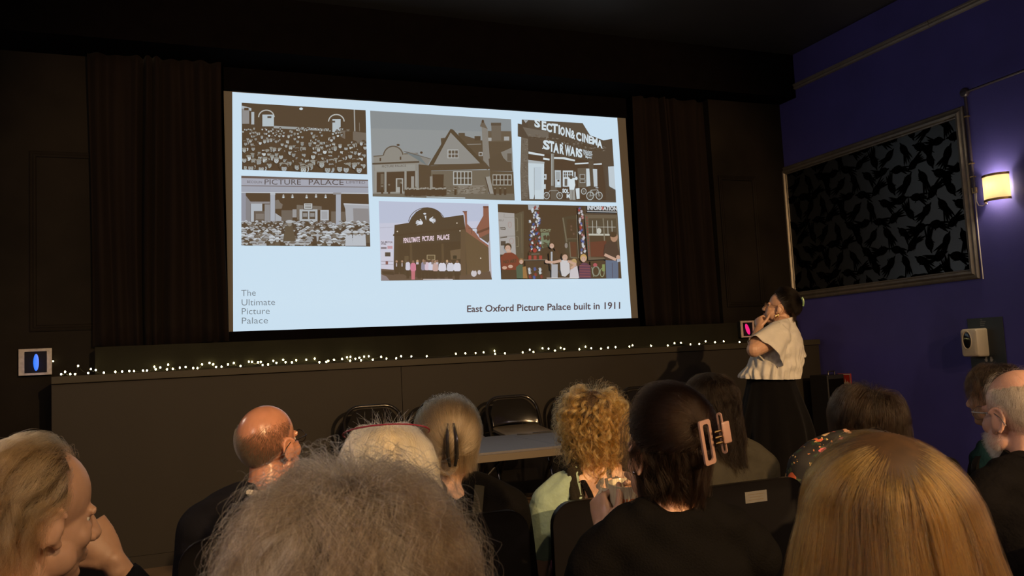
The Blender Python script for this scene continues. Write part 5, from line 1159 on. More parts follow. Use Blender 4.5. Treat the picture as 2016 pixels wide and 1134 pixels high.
CAPM = {k: darker(k+'_under', c) for k, c in dict(grey=(.03, .023, .016), ginger=(.05, .024, .007), sandy=(.05, .03, .013), white=(.42, .36, .25), greyblonde=(.05, .037, .022), curl=(.03, .014, .004), brown=(.004, .0024, .0014), dark=(.004, .0026, .0018), brownlong=(.006, .004, .0026), stubble=(.2, .12, .08), whitegrey=(.3, .25, .19)).items()}
def spect(t, R, T, s, metal, lens=True, tilt=0):
    g = MB(R*s, T)
    for q in (-1, 1):
        g.tube([(q*(.034+.023*math.cos(a)), .101-.004*abs(math.cos(a)), .0+.019*math.sin(a)) for a in np.linspace(0, 2*math.pi, 25)[:-1]], .0013, 8, closed=True)
        g.tube([(q*.057, .098, .004), (q*.070, .088, .006), (q*.079, .04, .008), (q*.084, -.005, .012), (q*.084, -.028, .0), (q*.081, -.040, -.018)], .0014, 8)
    g.tube([(-.011, .103, .004), (0, .106, .007), (.011, .103, .004)], .0012, 8)
    o = g.build('glasses', metal, t)
    for q in (-1, 1):
        l = MB(R*s, T); l.rings([[(q*(.034+.022*math.cos(a)), .100+d, .018*math.sin(a)) for a in np.linspace(0, 2*math.pi, 21)[:-1]] for d in (0, .0012)]); l.build('lens', M['lens'], o)
    return o
def on_surface(bo, R, T, n, org, mask, s=1.0):
    """random points and normals on a body, cast from inside the head"""
    me = bo.data; bv = BVHTree.FromPolygons([v.co[:] for v in me.vertices], [p.vertices[:] for p in me.polygons])
    pts, nrm = [], []; o = T+R @ (np.asarray(org)*s)
    while len(pts) < n:
        d = unit(rng.normal(size=3))
        if not mask(d): continue
        hit = bv.ray_cast(Vector(o), Vector(R @ d), .2)
        if hit[0] is not None: pts.append(np.array(hit[0])); nrm.append(np.array(hit[1]))
    return np.array(pts), np.array(nrm)

# --- grey frizzy head nearest the camera
h = at(690, 1172, .70, -.035)
t, R, T, bo, *_ = seated('person', 'person with a big frizzy grey-brown hairdo seen from behind, nearest the camera', h, 0, -10, -3, 0, top='navycloth', voxel=.007)
P = flow(17000, .16, (0, -.2, .97), (.010, .034), 30, Lvar=.16, wave=.0055, wlen=.042, frizz=.0035, clump=340, pull=.80, leave=-.03, drift=.16)
t0_ = TINT.get('t'); P3_ = flow(1500, .085, (0, -.2, .97), (.020, .042), 22, Lvar=.2, wave=.005, wlen=.03, frizz=.007, leave=-.08, drift=.0); P3_ = np.stack([np.array([np.interp(np.linspace(0, 21, 30), np.arange(22), P3_[i, :, c]) for i in range(1500)]) for c in range(3)], 2); P = np.concatenate([P, P3_]); TINT['t'] = t0_
hairdo(t, R, T, P, H['grey'], CAPM['grey'], .00011, capoff=.006)
# --- long ginger blonde hair
h = at(1738, 1010, .775, -.035)
t, R, T, bo, *_ = seated('person', 'person with long straight ginger-blonde hair seen from behind, lower right', h, -6, -22, 0, 0, top='blackknit', voxel=.007)
P = flow(19000, .44, (-.06, -.30, .95), (.006, .024), 26, Lvar=.08, wave=.0025, wlen=.14, frizz=.0035, clump=190, pull=.78, leave=.03, drift=.27)
hairdo(t, R, T, P, H['ginger'], CAPM['ginger'], .00012, capoff=.006)

# --- man at the left resting his face on his fist
h = at(74, 978, 1.70, -.035); yw = -57
wr = at(222, 1104, 1.90, 0)
b0 = h-rot(-14) @ np.array([0, .10, 0]); b0[2] = 0
loc = lambda p: rot(-14).T @ (np.asarray(p, float)-b0)
yv = unit([-.50, .10, .82]); zv = np.array([.60, -.78, .12]); zv = unit(zv-yv*(zv @ yv)); xv = np.cross(yv, zv)
t, R, T, bo, *_ = seated('person', 'man with sandy swept hair and receding temple, resting his face on his fist', h, -14, yw, -9, 4, sk='skin', top='navycloth', lean=.10, voxel=.0042,
    arm_pts={1: [(.185, -.01, h[2]-.245), loc(wr+np.array([.10, .05, -.20])), loc(wr)]}, hands={1: (rot(-14).T @ np.stack([xv, yv, zv], 1), dict(curl=(1.35, 1.45, .9), thumb=(.7, .5)))})
recede = lambda D: ~((D[:, 1] > .30) & (D[:, 2] < .80) & (np.abs(D[:, 0]) > .15)) & ~((D[:, 1] > .5) & (D[:, 2] < .55))
P = flow(8500, .15, (.05, .60, .80), (.006, .026), 20, Lvar=.2, wave=.005, wlen=.07, frizz=.004, clump=200, pull=.65, leave=-.045, drift=-.02, extra=lambda D: recede(D) & (D[:, 1] < .40))
hairdo(t, R, T, P, H['sandy'], CAPM['sandy'], .00014, capoff=.004, capkw=dict(extra=lambda D: recede(D) & (D[:, 1] < .22)))

# --- bald man in the dark suit
h = at(531, 872, 2.60, -.008)
t, R, T, bo, base, Rb, S = seated('person', 'bald man with cropped grey sides and glasses in a dark navy suit', h, -14, -46, 11, 0, sk='skin_ruddy', top='suit', girth=1.12, shoulder=-.185, neckline=.050, s=1.0, voxel=.0042, jacket_name='suit_jacket', lean=.02)
MB(Rb, base).tube([(.066*math.cos(a), -.022+.058*math.sin(a), S+.066+.006*math.sin(a)) for a in np.linspace(0, 2*math.pi, 33)[:-1]], .010, 8, closed=True).build('shirt_collar', M['shirt'], t)
MB(Rb, base).rings([[((r)*math.cos(a), -.026+(r*.9)*math.sin(a), z+.008*math.sin(a)) for a in np.linspace(0, 2*math.pi, 40)[:-1]] for r, z in ((.070, S+.058), (.079, S+.062), (.095, S+.040), (.110, S+.012), (.098, S+.012))]).build('jacket_collar', M['suit'], t)
spect(t, R, T, 1.0, M['wire_dark'])
msk = lambda D: (D[:, 2] < .14+.30*np.abs(D[:, 0])-.08*D[:, 1]+.09*rng.normal(size=len(D))) & (D[:, 1] < .45)
n_ = 15000; D = scalp(n_, extra=msk); P = np.zeros((n_, 4, 3))
for i in range(4): P[:, i] = CC+D*(CR-.003)+D*(.0065*i/3)+np.array([0, -.001, -.0018])*i
curves('cropped_hair', W(R, T, P), .00012, H['stubble'], t, .8)

# --- white haired woman with red band
h = at(764, 935, 1.75, -.030)
t, R, T, bo, *_ = seated('person', 'woman with white-blonde hair and a thin red band over the crown', h, -6, -14, -2, 0, top='navycloth', voxel=.007)
P = flow(9000, .19, (.0, .05, 1.0), (.010, .032), 22, Lvar=.14, wave=.003, wlen=.10, frizz=.0035, clump=170, pull=.72, leave=-.02, drift=.22)
hc_ = hairdo(t, R, T, P, H['white'], CAPM['white'], .00016, capoff=.009)
Dn = unit([.1, -.1, 1]); f_ = np.zeros((70, 12, 3))
for i in range(70):
    a = rng.normal()*.55; d0 = unit([math.sin(a)*.75, -.25+rng.normal()*.25, .75]); e_ = unit(d0+np.array([rng.normal()*.5, 0, .55]))
    for j in range(12): f_[i, j] = CC+d0*(CR+.012)+e_*(.055*j/11*(.6+.5*abs(math.sin(i))))+np.array([0, 0, -.018])*(j/11)**2
curves('flyaway_hair', W(R, T, f_), .00016, H['white'], hc_)
M['redband'] = material('red_plastic', (.15, .014, .028), .3)
MB(R, T).tube([(.090*math.cos(a), -.012-.068*math.sin(a), .118+.020*math.sin(a)) for a in np.linspace(-.25, math.pi+.25, 40)], .0018, 8).build('hair_band', M['redband'], t)

# --- woman with the grey-blonde twist and dark claw clip
h = at(881, 848, 2.6, -.035)
t, R, T, bo, base, Rb, S = seated('person', 'woman with grey-blonde hair twisted up in a dark claw clip', h, -8, -14, 0, 0, top='blackknit', voxel=.006, shoulder=-.185, neckline=.03, girth=1.05)
P = gather(6500, (0.06, -.86, -.50), off=(.006, .024), bulge=.016, tuck=.0)
hc_ = hairdo(t, R, T, P, H['greyblonde'], CAPM['greyblonde'], .00016, capoff=.007)
n_ = 900; tw = np.zeros((n_, 26, 3)); u = rng.random(n_); v_ = rng.random(n_)*6.28
for j in range(26):
    q = j/25; a = v_+5.5*q; r = .016*np.sqrt(u)*(1-.3*q)+.004
    tw[:, j] = np.stack([.004+r*np.cos(a), -.122-.016*math.sin(3.14*q)+r*.7*np.sin(a), -.045+.125*q+0*u], 1)
lp = np.zeros((300, 22, 3))
for j in range(22):
    q = j/21*math.pi*1.25; lp[:, j] = np.array([0, -.128, 0])+np.stack([-.014+.026*np.cos(q)+rng.normal(size=300)*.004, rng.normal(size=300)*.004, -.055-.030*np.sin(q)+rng.normal(size=300)*.003], 1)
curves('twist', W(R, T, np.concatenate([tw[:, ::1]], 0)), .00018, H['greyblonde'], hc_); curves('loop', W(R, T, lp), .00018, H['greyblonde'], hc_)
nh_ = flow(4200, .11, (0, -.2, .97), (.012, .036), 14, Lvar=.25, frizz=.004, clump=90, pull=.5, leave=-.06, drift=-.1, gather_in=.2, extra=lambda D: (D[:, 2] < .0) & (D[:, 1] < .1))
curves('nape_hair', W(R, T, nh_), .00016, H['greyblonde'], hc_)
wi = flow(260, .20, (0, -.2, .97), (.010, .02), 20, Lvar=.3, frizz=.012, wave=.006, wlen=.06, extra=lambda D: (D[:, 2] < -.2), drift=.1)
curves('loose_strands', W(R, T, wi), .00014, H['greyblonde'], hc_)
cl = MB(R, T)
for q in (-1, 1):
    cl.tube([(q*.008+.004, -.136, .068), (q*.014+.004, -.148, .025), (q*.014+.004, -.148, -.025), (q*.008+.004, -.138, -.062)], [.0045, .0065, .0065, .0045], 8)
    for k in range(5): z = .035-.018*k; cl.tube([(q*.014+.004, -.146, z), (q*.019+.004, -.138, z-.002), (q*.020+.004, -.120, z-.004)], .0024, 6)
cl.build('claw_clip', M['gloss'], t)
MB(Rb, base).tube([(.075, -.085, S+.055), (.055, -.125, S-.03), (.02, -.145, S-.12), (-.03, -.145, S-.22)], .0022, 8, flat=7.0, flat_axis=(1, .2, .3)).build('bag_strap', M['olive'], t)

# --- curly blonde woman with the tattoo
h = at(1166, 830, 2.6, -.032)
cf = lambda a, S: (a[:, 1] < .03) & ((a[:, 2] > S-.155+1.2*a[:, 0]**2*0) & (np.abs(a[:, 0]-.01) < .098-.15*np.maximum(0, S-.02-a[:, 2])))
t, R, T, bo, base, Rb, S = seated('person', 'woman with blonde ringlets, seafoam tee and a winged tattoo on her bare upper back', h, -10, -16, 0, 0, top='seafoam', voxel=.005, shoulder=-.19, sleeve=.62, legs='maroon', cutfn=cf, jacket_name='tee')
P = flow(10500, .17, (0, -.1, .99), (.012, .050), 48, Lvar=.16, curl=.0100, clen=.060, frizz=.0012, clump=210, pull=.965, pw=.16, leave=-.055, drift=.0, gather_in=.35)
t0_ = TINT.get('t'); P2_ = flow(900, .15, (0, -.1, .99), (.03, .064), 48, Lvar=.25, curl=.006, clen=.035, frizz=.006, leave=-.05); P = np.concatenate([P, P2_]); TINT['t'] = t0_
hairdo(t, R, T, P, H['curl'], CAPM['curl'], .00018, capoff=.014)
bv = BVHTree.FromPolygons([v.co[:] for v in bo.data.vertices], [p.vertices[:] for p in bo.data.polygons])
def skinwrap(name, polys, mat, parent, lift=.0024, sub=3):
    mb = MB()
    for po in polys:
        V = []
        for x, z in po:
            o = Rb @ np.array([x, -.30, z])+base; hh = bv.ray_cast(Vector(o), Vector(Rb @ np.array([0, 1., 0])), .5)
            V.append(np.array(hh[0])-Rb @ np.array([0, lift, 0]) if hh[0] is not None else o+Rb @ np.array([0, .2, 0]))
        mb.add(V, [tuple(range(len(V)))])
    return mb.build(name, mat, parent, fix=False)
M['ink'] = material('faded_tattoo_ink', (.055, .050, .048), .5, noise=.6, nscale=260, stretch=(1, 1, .12))
zt = S+.030; polys = []
def grid(xl, xr, z0, z1, n=6):
    for i in range(n):
        a, b = i/n, (i+1)/n; za, zb = z0+(z1-z0)*a, z0+(z1-z0)*b
        polys.append([(xl(a), za), (xr(a), za), (xr(b), zb), (xl(b), zb)])
cxt = .018
grid(lambda a: cxt-.006-.003*math.sin(a*3), lambda a: cxt+.008+.003*math.sin(a*3), zt+.045, zt+.012, 4)
grid(lambda a: cxt-.019+.002*a, lambda a: cxt+.021-.002*a, zt+.012, zt-.07, 8)
for q in (-1, 1):
    for k in range(6):
        x0 = .022+.0045*k; L_ = .052-.006*k
        polys += [[(cxt+q*x0, zt+.016-.003*k*k*.25), (cxt+q*(x0+.0045), zt+.013-.003*k*k*.25), (cxt+q*(x0+.006), zt-.6*L_), (cxt+q*(x0+.003), zt-L_*.9), (cxt+q*(x0+.0005), zt-.6*L_)]]
skinwrap('tattoo', polys, M['ink'], t)
tee = [o for o in COL.objects if o.parent == t and o.name.startswith('tee')][0]
bt = BVHTree.FromPolygons([v.co[:] for v in tee.data.vertices], [p.vertices[:] for p in tee.data.polygons])
def surf(x, z=None, y=None):
    best = None
    for tree in (bv, bt):
        if z is not None: o = Rb @ np.array([x, -.30, z])+base; hh = tree.ray_cast(Vector(o), Vector(Rb @ np.array([0, 1., 0])), .5)
        else: o = Rb @ np.array([x, y, S+.2])+base; hh = tree.ray_cast(Vector(o), Vector((0, 0, -1)), .5)
        if hh[0] is not None and (best is None or hh[3] < best[1]): best = (np.array(hh[0]), hh[3])
    return best[0]
for q in (-1, 1):
    rows = []
    for i in range(46):
        if i < 26: kw = dict(z=S-.24+.235*i/25); off_ = Rb @ np.array([0, -.005, 0])
        else: kw = dict(y=-.055+.11*(i-26)/19); off_ = np.array([0, 0, .006])
        pts_ = [surf(q*(.098+w_+.003*math.sin(i*1.9)), **kw)+off_*(1.0+.9*(i % 2)*(abs(w_) < .02)) for w_ in (-.026, -.015, 0, .015, .026)]
        rows.append(pts_)
    mb = MB(); V = [p for r in rows for p in r]; mb.add(V, [(i*5+j, i*5+j+1, (i+1)*5+j+1, (i+1)*5+j) for i in range(45) for j in range(4)])
    so = mb.build('pinafore_strap', M['ruffle'], t); md = so.modifiers.new('thick', 'SOLIDIFY'); md.thickness = .003; md.offset = 0
MB(Rb, base).tube([(-.075, -.06, S+.045), (-.060, -.092, S+.0), (-.045, -.118, S-.07), (-.03, -.128, S-.15)], .002, 8, flat=5, flat_axis=(1, .2, .4)).build('vest_strap', M['coat'], t)

# --- woman with the pink claw clip holding a mug
h = at(1306, 860, 1.65, -.035); mug = at(1231, 990, 1.93, 0)
byaw = -16; lean_ = .02; b0 = h-rot(byaw) @ np.array([0, lean_, 0]); b0[2] = 0
loc = lambda p: rot(byaw).T @ (np.asarray(p, float)-b0); vf = rot(-31)
yv = unit(vf @ np.array([-.14, .45, .85])); zv = vf @ np.array([-.78, -.58, .1]); zv = unit(zv-yv*(zv @ yv)); xv = np.cross(yv, zv)
wl = mug+vf @ np.array([-.058, -.045, -.056])
yr_ = unit(vf @ np.array([-.25, .80, .45])); xr_ = vf @ np.array([.0, .42, -.9]); xr_ = unit(xr_-yr_*(xr_ @ yr_)); zr_ = np.cross(xr_, yr_)
wrr = mug+vf @ np.array([.078, -.075, -.018])
t, R, T, bo, base, Rb, S = seated('person', 'woman in black with dark brown hair held by a pink claw clip, holding a mug', h, byaw, 3, 0, 0, girth=.92, top='blackknit', lean=lean_, voxel=.0040, shoulder=-.180, neckline=.065,
    arm_pts={-1: [(-.185, -.01, h[2]-.235), loc(wl+vf @ np.array([-.07, -.10, -.19])), loc(wl)], 1: [(.185, -.01, h[2]-.235), loc(wrr+vf @ np.array([.09, -.09, -.19])), loc(wrr)]},
    hands={-1: (Rb_ := rot(byaw).T @ np.stack([xv, yv, zv], 1), dict(curl=(1.05, 1.2, .8), tvec=((.85, .60, -.35), (.30, .95, -.15), (.0, 1, -.1)), s=.95)), 1: (rot(byaw).T @ np.stack([xr_, yr_, zr_], 1), dict(curl=(.55, .85, .6), thumb=(.35, .2)))})
tgt = (.05, -.97, .25)
P1 = gather(7000, tgt, off=(.006, .024), bulge=.016, extra=lambda D: D[:, 2] > -.30)
P2 = flow(6200, .20, (.10, -.5, .86), (.006, .026), 26, Lvar=.2, wave=.006, wlen=.09, frizz=.004, clump=130, pull=.6, leave=-.02, drift=-.12, gather_in=.15, extra=lambda D: (D[:, 2] < .15) & (D[:, 1] < .1))
hc_ = hairdo(t, R, T, P1, H['brown'], CAPM['brown'], .00015, capoff=.008)
curves('lower_hair', W(R, T, P2), .00015, H['brown'], hc_)
wi = flow(90, .19, (-.1, .25, .96), (.014, .026), 26, Lvar=.15, wave=.010, wlen=.16, frizz=.004, clump=16, pull=.8, extra=lambda D: (D[:, 0] < -.45) & (D[:, 1] > .05), drift=.12)
curves('loose_strands', W(R, T, wi), .00015, H['brown'], hc_)
M['pinkclip'] = material('matt_pink_plastic', (.25, .155, .128), .4, noise=.05)
Tc = T+R @ (CC+np.array([.014, -.130, .000])); Rc = R @ rot(4, 0, -7)
cg = thing_clip = MB(Rc, Tc)
def frame_ring(mb, cx, cy, cz, w_, h_, bar, th, tilt):
    Rr = rot(tilt); 
    def ring(hw, hh, y): 
        r = .006; P_ = []
        for (sx_, sz_, a0) in ((1, 1, 0), (-1, 1, 90), (-1, -1, 180), (1, -1, 270)):
            for k in range(4): a = math.radians(a0+30*k); P_.append((sx_*(hw-r)+r*math.cos(a), y+.10*((sz_*(hh-r)+r*math.sin(a))**2)*8, sz_*(hh-r)+r*math.sin(a)))
        return [tuple(np.array([cx, cy, cz])+Rr @ np.array(p)) for p in P_]
    mb.rings([ring(w_/2, h_/2, 0), ring(w_/2, h_/2, th), ring(w_/2-bar, h_/2-bar, th), ring(w_/2-bar, h_/2-bar, 0)], closed=True)
frame_ring(cg, -.012, -.016, 0, .036, .094, .0085, .0045, 10)
frame_ring(cg, .030, -.012, .010, .012, .088, .003, .004, -70)
cg.box((.020, -.030, -.010), (.042, -.025, .036), .003)
clp = cg.build('claw_clip', M['pinkclip'], t)
sp = MB(Rc, Tc)
for z in (-.006, .006, .018): sp.tube([(.004, -.022, z), (.012, -.030, z+.002), (.020, -.022, z)], .003, 8)
sp.build('spring', M['wire_gold'], clp)
MB(R, T).ell((-.086, -.004, -.036), .004, nu=10, nv=8).build('earring', M['wire_silver'], t)
# mug
mg = thing('mug', mug-np.array([0, 0, .047]), 'cream mug with orange lettering held by the woman with the pink clip', 'mug')
Rm = rot(-31, 6, 4)*1.08; m_ = MB(Rm, mug)
M['mug'] = material('cream_glaze', (.62, .56, .40), .18, coat=.3, noise=.04)
m_.lathe([(.001, -.046), (.027, -.048), (.031, -.044), (.0365, -.005), (.0415, .044), (.0425, .048), (.041, .049), (.0395, .046), (.035, .0), (.029, -.040), (.001, -.042)], n=40)
m_.build('cup', M['mug'], mg)
MB(Rm, mug).tube([(-.039, 0, .026), (-.056, 0, .030), (-.066, 0, .012), (-.064, 0, -.010), (-.050, 0, -.022), (-.036, 0, -.018)], [.006, .0055, .0055, .0055, .0055, .006], 10).build('handle', M['mug'], mg)
M['orange'] = material('orange_print', (.55, .13, .02), .4); tx = MB(); 
for wd, z, a0, hh in (('BIG', .004, -.30, .017), ('M', -.024, -.85, .017)):
    V, F = glyphs(wd, .02); ang = a0+V[:, 0]*hh/.038; rr = .0372+.105*(z+V[:, 1]*hh)*.9*.1
    rr = np.interp(z+V[:, 1]*hh, [-.044, -.005, .044], [.031, .0365, .0415])+.0006
    tx.add(np.stack([rr*np.sin(ang), -rr*np.cos(ang), z+V[:, 1]*hh], 1) @ Rm.T+mug, F)
tx.build('lettering', M['orange'], mg, fix=False)

# --- long dark wavy hair
h = at(1396, 785, 2.6, -.035)
t, R, T, bo, *_ = seated('person', 'woman with long dark wavy hair in a grey-olive top in front of the presenter', h, -4, 8, 0, -3, top='olive', voxel=.006, shoulder=-.19)
P = flow(9500, .40, (0, -.05, 1), (.006, .026), 34, Lvar=.16, wave=.0065, wlen=.055, frizz=.003, clump=240, pull=.65, leave=-.02, drift=.06)
hairdo(t, R, T, P, H['dark'], CAPM['dark'], .00017, capoff=.007)
spect(t, R, T, 1, M['wire_gold'])

# --- dark straight hair and floral top
h = at(1706, 818, 2.64, -.045)
t, R, T, bo, *_ = seated('person', 'woman with dark straight hair and a floral black top, beyond the ginger hair', h, -4, -6, 2, -5, top='floral', voxel=.006, shoulder=-.09, girth=1.22, s=1.10, neckline=.05, lean_x=.13)
P = flow(11000, .30, (.18, -.25, .95), (.018, .062), 26, Lvar=.12, wave=.003, wlen=.12, frizz=.003, clump=260, pull=.55, leave=-.02, drift=.03)
hairdo(t, R, T, P, H['brownlong'], CAPM['brownlong'], .00022, 1.10, capoff=.014)

# --- bald bearded man at the right edge
h = at(2004, 796, 1.60, -.030)
t, R, T, bo, base, Rb, S = seated('person', 'bald man with a white beard in a black coat at the right edge', h, -6, -9, 2, 0, sk='skin_pink', top='coat', girth=1.12, shoulder=-.175, neckline=.07, voxel=.0042, jacket_name='coat')
MB(Rb, base).rings([[((r)*math.cos(a), -.030+(r*.95)*math.sin(a), z+.010*math.sin(a)) for a in np.linspace(0, 2*math.pi, 40)[:-1]] for r, z in ((.072, S+.075), (.088, S+.082), (.112, S+.045), (.125, S+.010), (.10, S+.012))]).build('coat_collar', M['coat'], t)
msk = lambda D: (D[:, 2] < .50-.20*D[:, 1]) & (D[:, 1] < .40)
P = flow(5200, .032, (0, .1, 1), (.002, .007), 10, Lvar=.25, frizz=.004, wave=.001, wlen=.03, leave=-.2, extra=msk)
hc_ = hairdo(t, R, T, P, H['whitegrey'], CAPM['whitegrey'], .00012, capoff=-.0015, capkw=dict(extra=msk))
thin = lambda D: (D[:, 2] > .4)
P = flow(260, .05, (0, .4, .9), (.003, .010), 10, Lvar=.3, frizz=.006, leave=-.2, extra=thin); curves('thin_top_hair', W(R, T, P), .00010, H['whitegrey'], hc_)
pts_, nr_ = on_surface(bo, R, T, 4200, (0, .015, -.055), lambda d: d[2] < .12-.35*abs(d[0])*0 and d[1] > -.30 and d[2] > -.85 and not (d[1] > .9 and d[2] > -.05))
P = np.zeros((len(pts_), 7, 3)); dn = nr_*.5+np.array([0, 0, -.6])+R @ np.array([0, .25, 0]); dn += rng.normal(size=dn.shape)*.3; dn /= np.linalg.norm(dn, axis=1)[:, None]
for i in range(7): P[:, i] = pts_+dn*(.017*i/6)
br = MB(R, T).ell((0, .044, -.092), (.044, .046, .026)).build('beard', CAPM['whitegrey'], t); curves('beard_hair', P, .00013, H['whitegrey'], br)
spect(t, R, T, 1, M['wire_silver'])

# --- dark haired person beyond him
h = at(1958, 765, 2.45, -.035)
t, R, T, bo, *_ = seated('person', 'dark haired person in teal, half hidden beyond the bearded bald man', h, 10, 14, 0, 0, top='teal', voxel=.007)
P = flow(5200, .13, (0, -.1, 1), (.008, .030), 18, Lvar=.2, wave=.004, wlen=.05, frizz=.006, clump=160, pull=.5, leave=-.02)
hairdo(t, R, T, P, H['brownlong'], CAPM['brownlong'], .00018, capoff=.009)

# ------------------------------------------------------------------ the presenter
B0 = np.array([3.83, 4.68, 0.0]); yw = 42; Rb = rot(yw)
t = thing('person', B0, 'woman presenting, standing in a white blouse and black skirt with a hand at her chin', 'person')
hd = B0+Rb @ np.array([0.0, -.035, 1.505]); Rh = rot(yw+2, 17, 0); S = 1.355; sc = .97
body = MB(); head_shapes(body, Rh, hd, s=sc); b = MB(Rb, B0)
hx = MB(Rh*sc, hd)
for q in (-1, 1): hx.ell((q*.040, .045, -.055), (.030, .038, .036))
hx.ell((0, .045, -.105), (.042, .042, .022)); body.v += hx.v; body.f += [tuple(i+body.n for i in f) for f in hx.f]; body.n += hx.n
nk = Rb.T @ (hd+Rh @ np.array([0, -.03, -.07])-B0)
b.tube([nk+[0, 0, .03], nk, (0, -.055, S+.045), (0, -.05, S)], [.054, .058, .066, .09], 16)
secs = [(0, -.045, S+.012, .10, .075), (0, -.035, S-.03, .175, .105), (0, -.010, S-.12, .200, .142), (0, .030, S-.24, .200, .158), (0, .060, S-.36, .172, .130), (0, .06, S-.47, .165, .128), (0, .06, .78, .165, .130)]
b.loft(secs, 30, 2.2)
for q in (-1, 1): b.tube([(0, -.045, S+.05), (q*.08, -.045, S+.03), (q*.15, -.04, S-.005), (q*.185, -.035, S-.045)], [.05, .058, .062, .062], 12)
shL, elL, wrL = np.array([-.19, -.03, S-.04]), np.array([-.36, .095, 1.228]), np.array([-.135, .090, 1.375])
b.limb([shL, (shL+elL)/2, elL], [.066, .062, .050], 14); b.limb([elL, elL*.62+wrL*.38, wrL], [.050, .046, .029], 14)
shR, elR, wrR = np.array([.20, -.03, S-.04]), np.array([.28, -.03, 1.08]), np.array([.29, .06, .83])
b.limb([shR, (shR+elR)/2, elR], [.066, .060, .048], 14); b.limb([elR, elR*.55+wrR*.45, wrR], [.048, .044, .030], 14)
yv = unit([.48, .12, .72]); zv = np.array([-.55, .55, .40]); zv = unit(zv-yv*(zv @ yv)); xv = np.cross(yv, zv)
hb = MB(); hand_shapes(hb, np.stack([xv, yv, zv], 1), wrL, side=1, curl=(.85, 1.0, .6), thumb=(.5, -.2), spread=.04, s=.92)
b.v += [q @ Rb.T+B0 for q in hb.v]; b.f += [tuple(i+b.n for i in f) for f in hb.f]; b.n += hb.n
fv = unit(wrR-elR); up = np.array([1., 0, 0]); xv = unit(np.cross(fv, up)); hb = MB(); hand_shapes(hb, np.stack([xv, fv, np.cross(xv, fv)], 1), wrR, side=-1, curl=(.4, .5, .4), s=.92)
b.v += [q @ Rb.T+B0 for q in hb.v]; b.f += [tuple(i+b.n for i in f) for f in hb.f]; b.n += hb.n
for q in (-1, 1): b.limb([(q*.11, 0, .80), (q*.11, .01, .45), (q*.11, -.01, .09)], [.105, .075, .045], 14); b.limb([(q*.11, -.03, .05), (q*.115, .06, .04), (q*.12, .14, .03)], [.04, .037, .028], 10)
body.v += b.v; body.f += [tuple(i+body.n for i in f) for f in b.f]; body.n += b.n
bo = link('body', fuse(body, .0036, 2), M['skin'], t); eyes(Rh, hd, t, sc)
MB(Rh*sc, hd).ell((0, .0975, -.0605), (.022, .0055, .0048)).ell((0, .0955, -.0745), (.019, .0055, .0055)).build('lips', M['lips'], t)
MB(Rh*sc, hd).ell((0, .0945, -.0675), (.017, .005, .0042)).build('teeth', M['teeth'], t)
# blouse
c = MB(Rb, B0); e = .016
c.loft([(0, -.058, S+.100, .072, .066), (0, -.054, S+.055, .082, .072), (0, -.045, S+.022, .118, .088)]+[(x, y, z, rx+e+.018*(k/6), ry+e+.030*(k/6)) for k, (x, y, z, rx, ry) in enumerate(secs[1:4])]+[(0, .070, 1.055, .238, .205), (0, .078, .90, .222, .188)], 32, 2.2)
for q, sh, el in ((-1, shL, elL), (1, shR, elR)):
    c.tube([(0, -.045, S+.045), (q*.08, -.045, S+.035), (q*.15, -.04, S+.005), (q*.185, -.035, S-.04)], [.05, .062, .072, .074], 14)
    c.ell((q*.178, -.035, S-.05), (.078, .085, .085))
cm = fuse(c, .0065, 5)
def wrinkle(a):
    l = (a-B0) @ Rb; x, y, z = l.T; low = np.clip((1.25-z)/.25, 0, 1)
    fold = .008*np.sin(46*z+22*y+9*np.sin(8*x+3*y))*np.exp(-((z-1.12)/.07)**2)*np.exp(-((y+.10)/.14)**2)
    vert = .009*low*np.sin(26*np.arctan2(x, y)+4*z)
    slv = .006*np.sin(60*(z*.7-y*.5)+8*np.sin(20*y))*np.clip((-x-.16)/.06, 0, 1)
    return fold+vert+slv+.0025*np.sin(70*z+40*y)*np.sin(30*x+20*z)
cm = displace(cm, wrinkle)
cm = trim(cm, tuple(B0+Rb @ np.array([0, 0, 1.022])), tuple(Rb @ np.array([0, .06, -1.]))); cm = trim(cm, tuple(B0+Rb @ np.array([0, -.05, S+.062])), tuple(Rb @ np.array([0, .30, 1.]))); bl = link('blouse', cm, M['linen'], t); md = bl.modifiers.new('thick', 'SOLIDIFY'); md.thickness = .0025; md.offset = -1
for q, sh, el in ((-1, shL, elL), (1, shR, elR)):      # wide fluttering sleeves
    d = el-sh; L_ = np.linalg.norm(d); dn = d/L_; bk = np.array([0, -.25, -1.]); bk = unit(bk-dn*(bk @ dn)); sd = np.cross(bk, dn); rings = []
    for i in range(16):
        a = i/15; r = []
        for j in range(48):
            th = 2*math.pi*j/48; f_ = 1+.07*a*math.sin(5*th+q)+.04*a*math.sin(9*th+2)
            rx, ry = .076+.012*a, .080+.055*a
            r.append(sh+np.array([q*-.012, 0, .012])*(1-a)+dn*(L_*(-.12+.80*a)-.05*a*math.sin(th))+sd*(rx*f_*math.cos(th))+bk*(ry*f_*math.sin(th)+.048*a))
        rings.append(r)
    sl_ = MB(Rb, B0); sl_.rings(rings, cap=False); so = sl_.build('sleeve', M['linen'], t); md = so.modifiers.new('thick', 'SOLIDIFY'); md.thickness = .0025; md.offset = 0
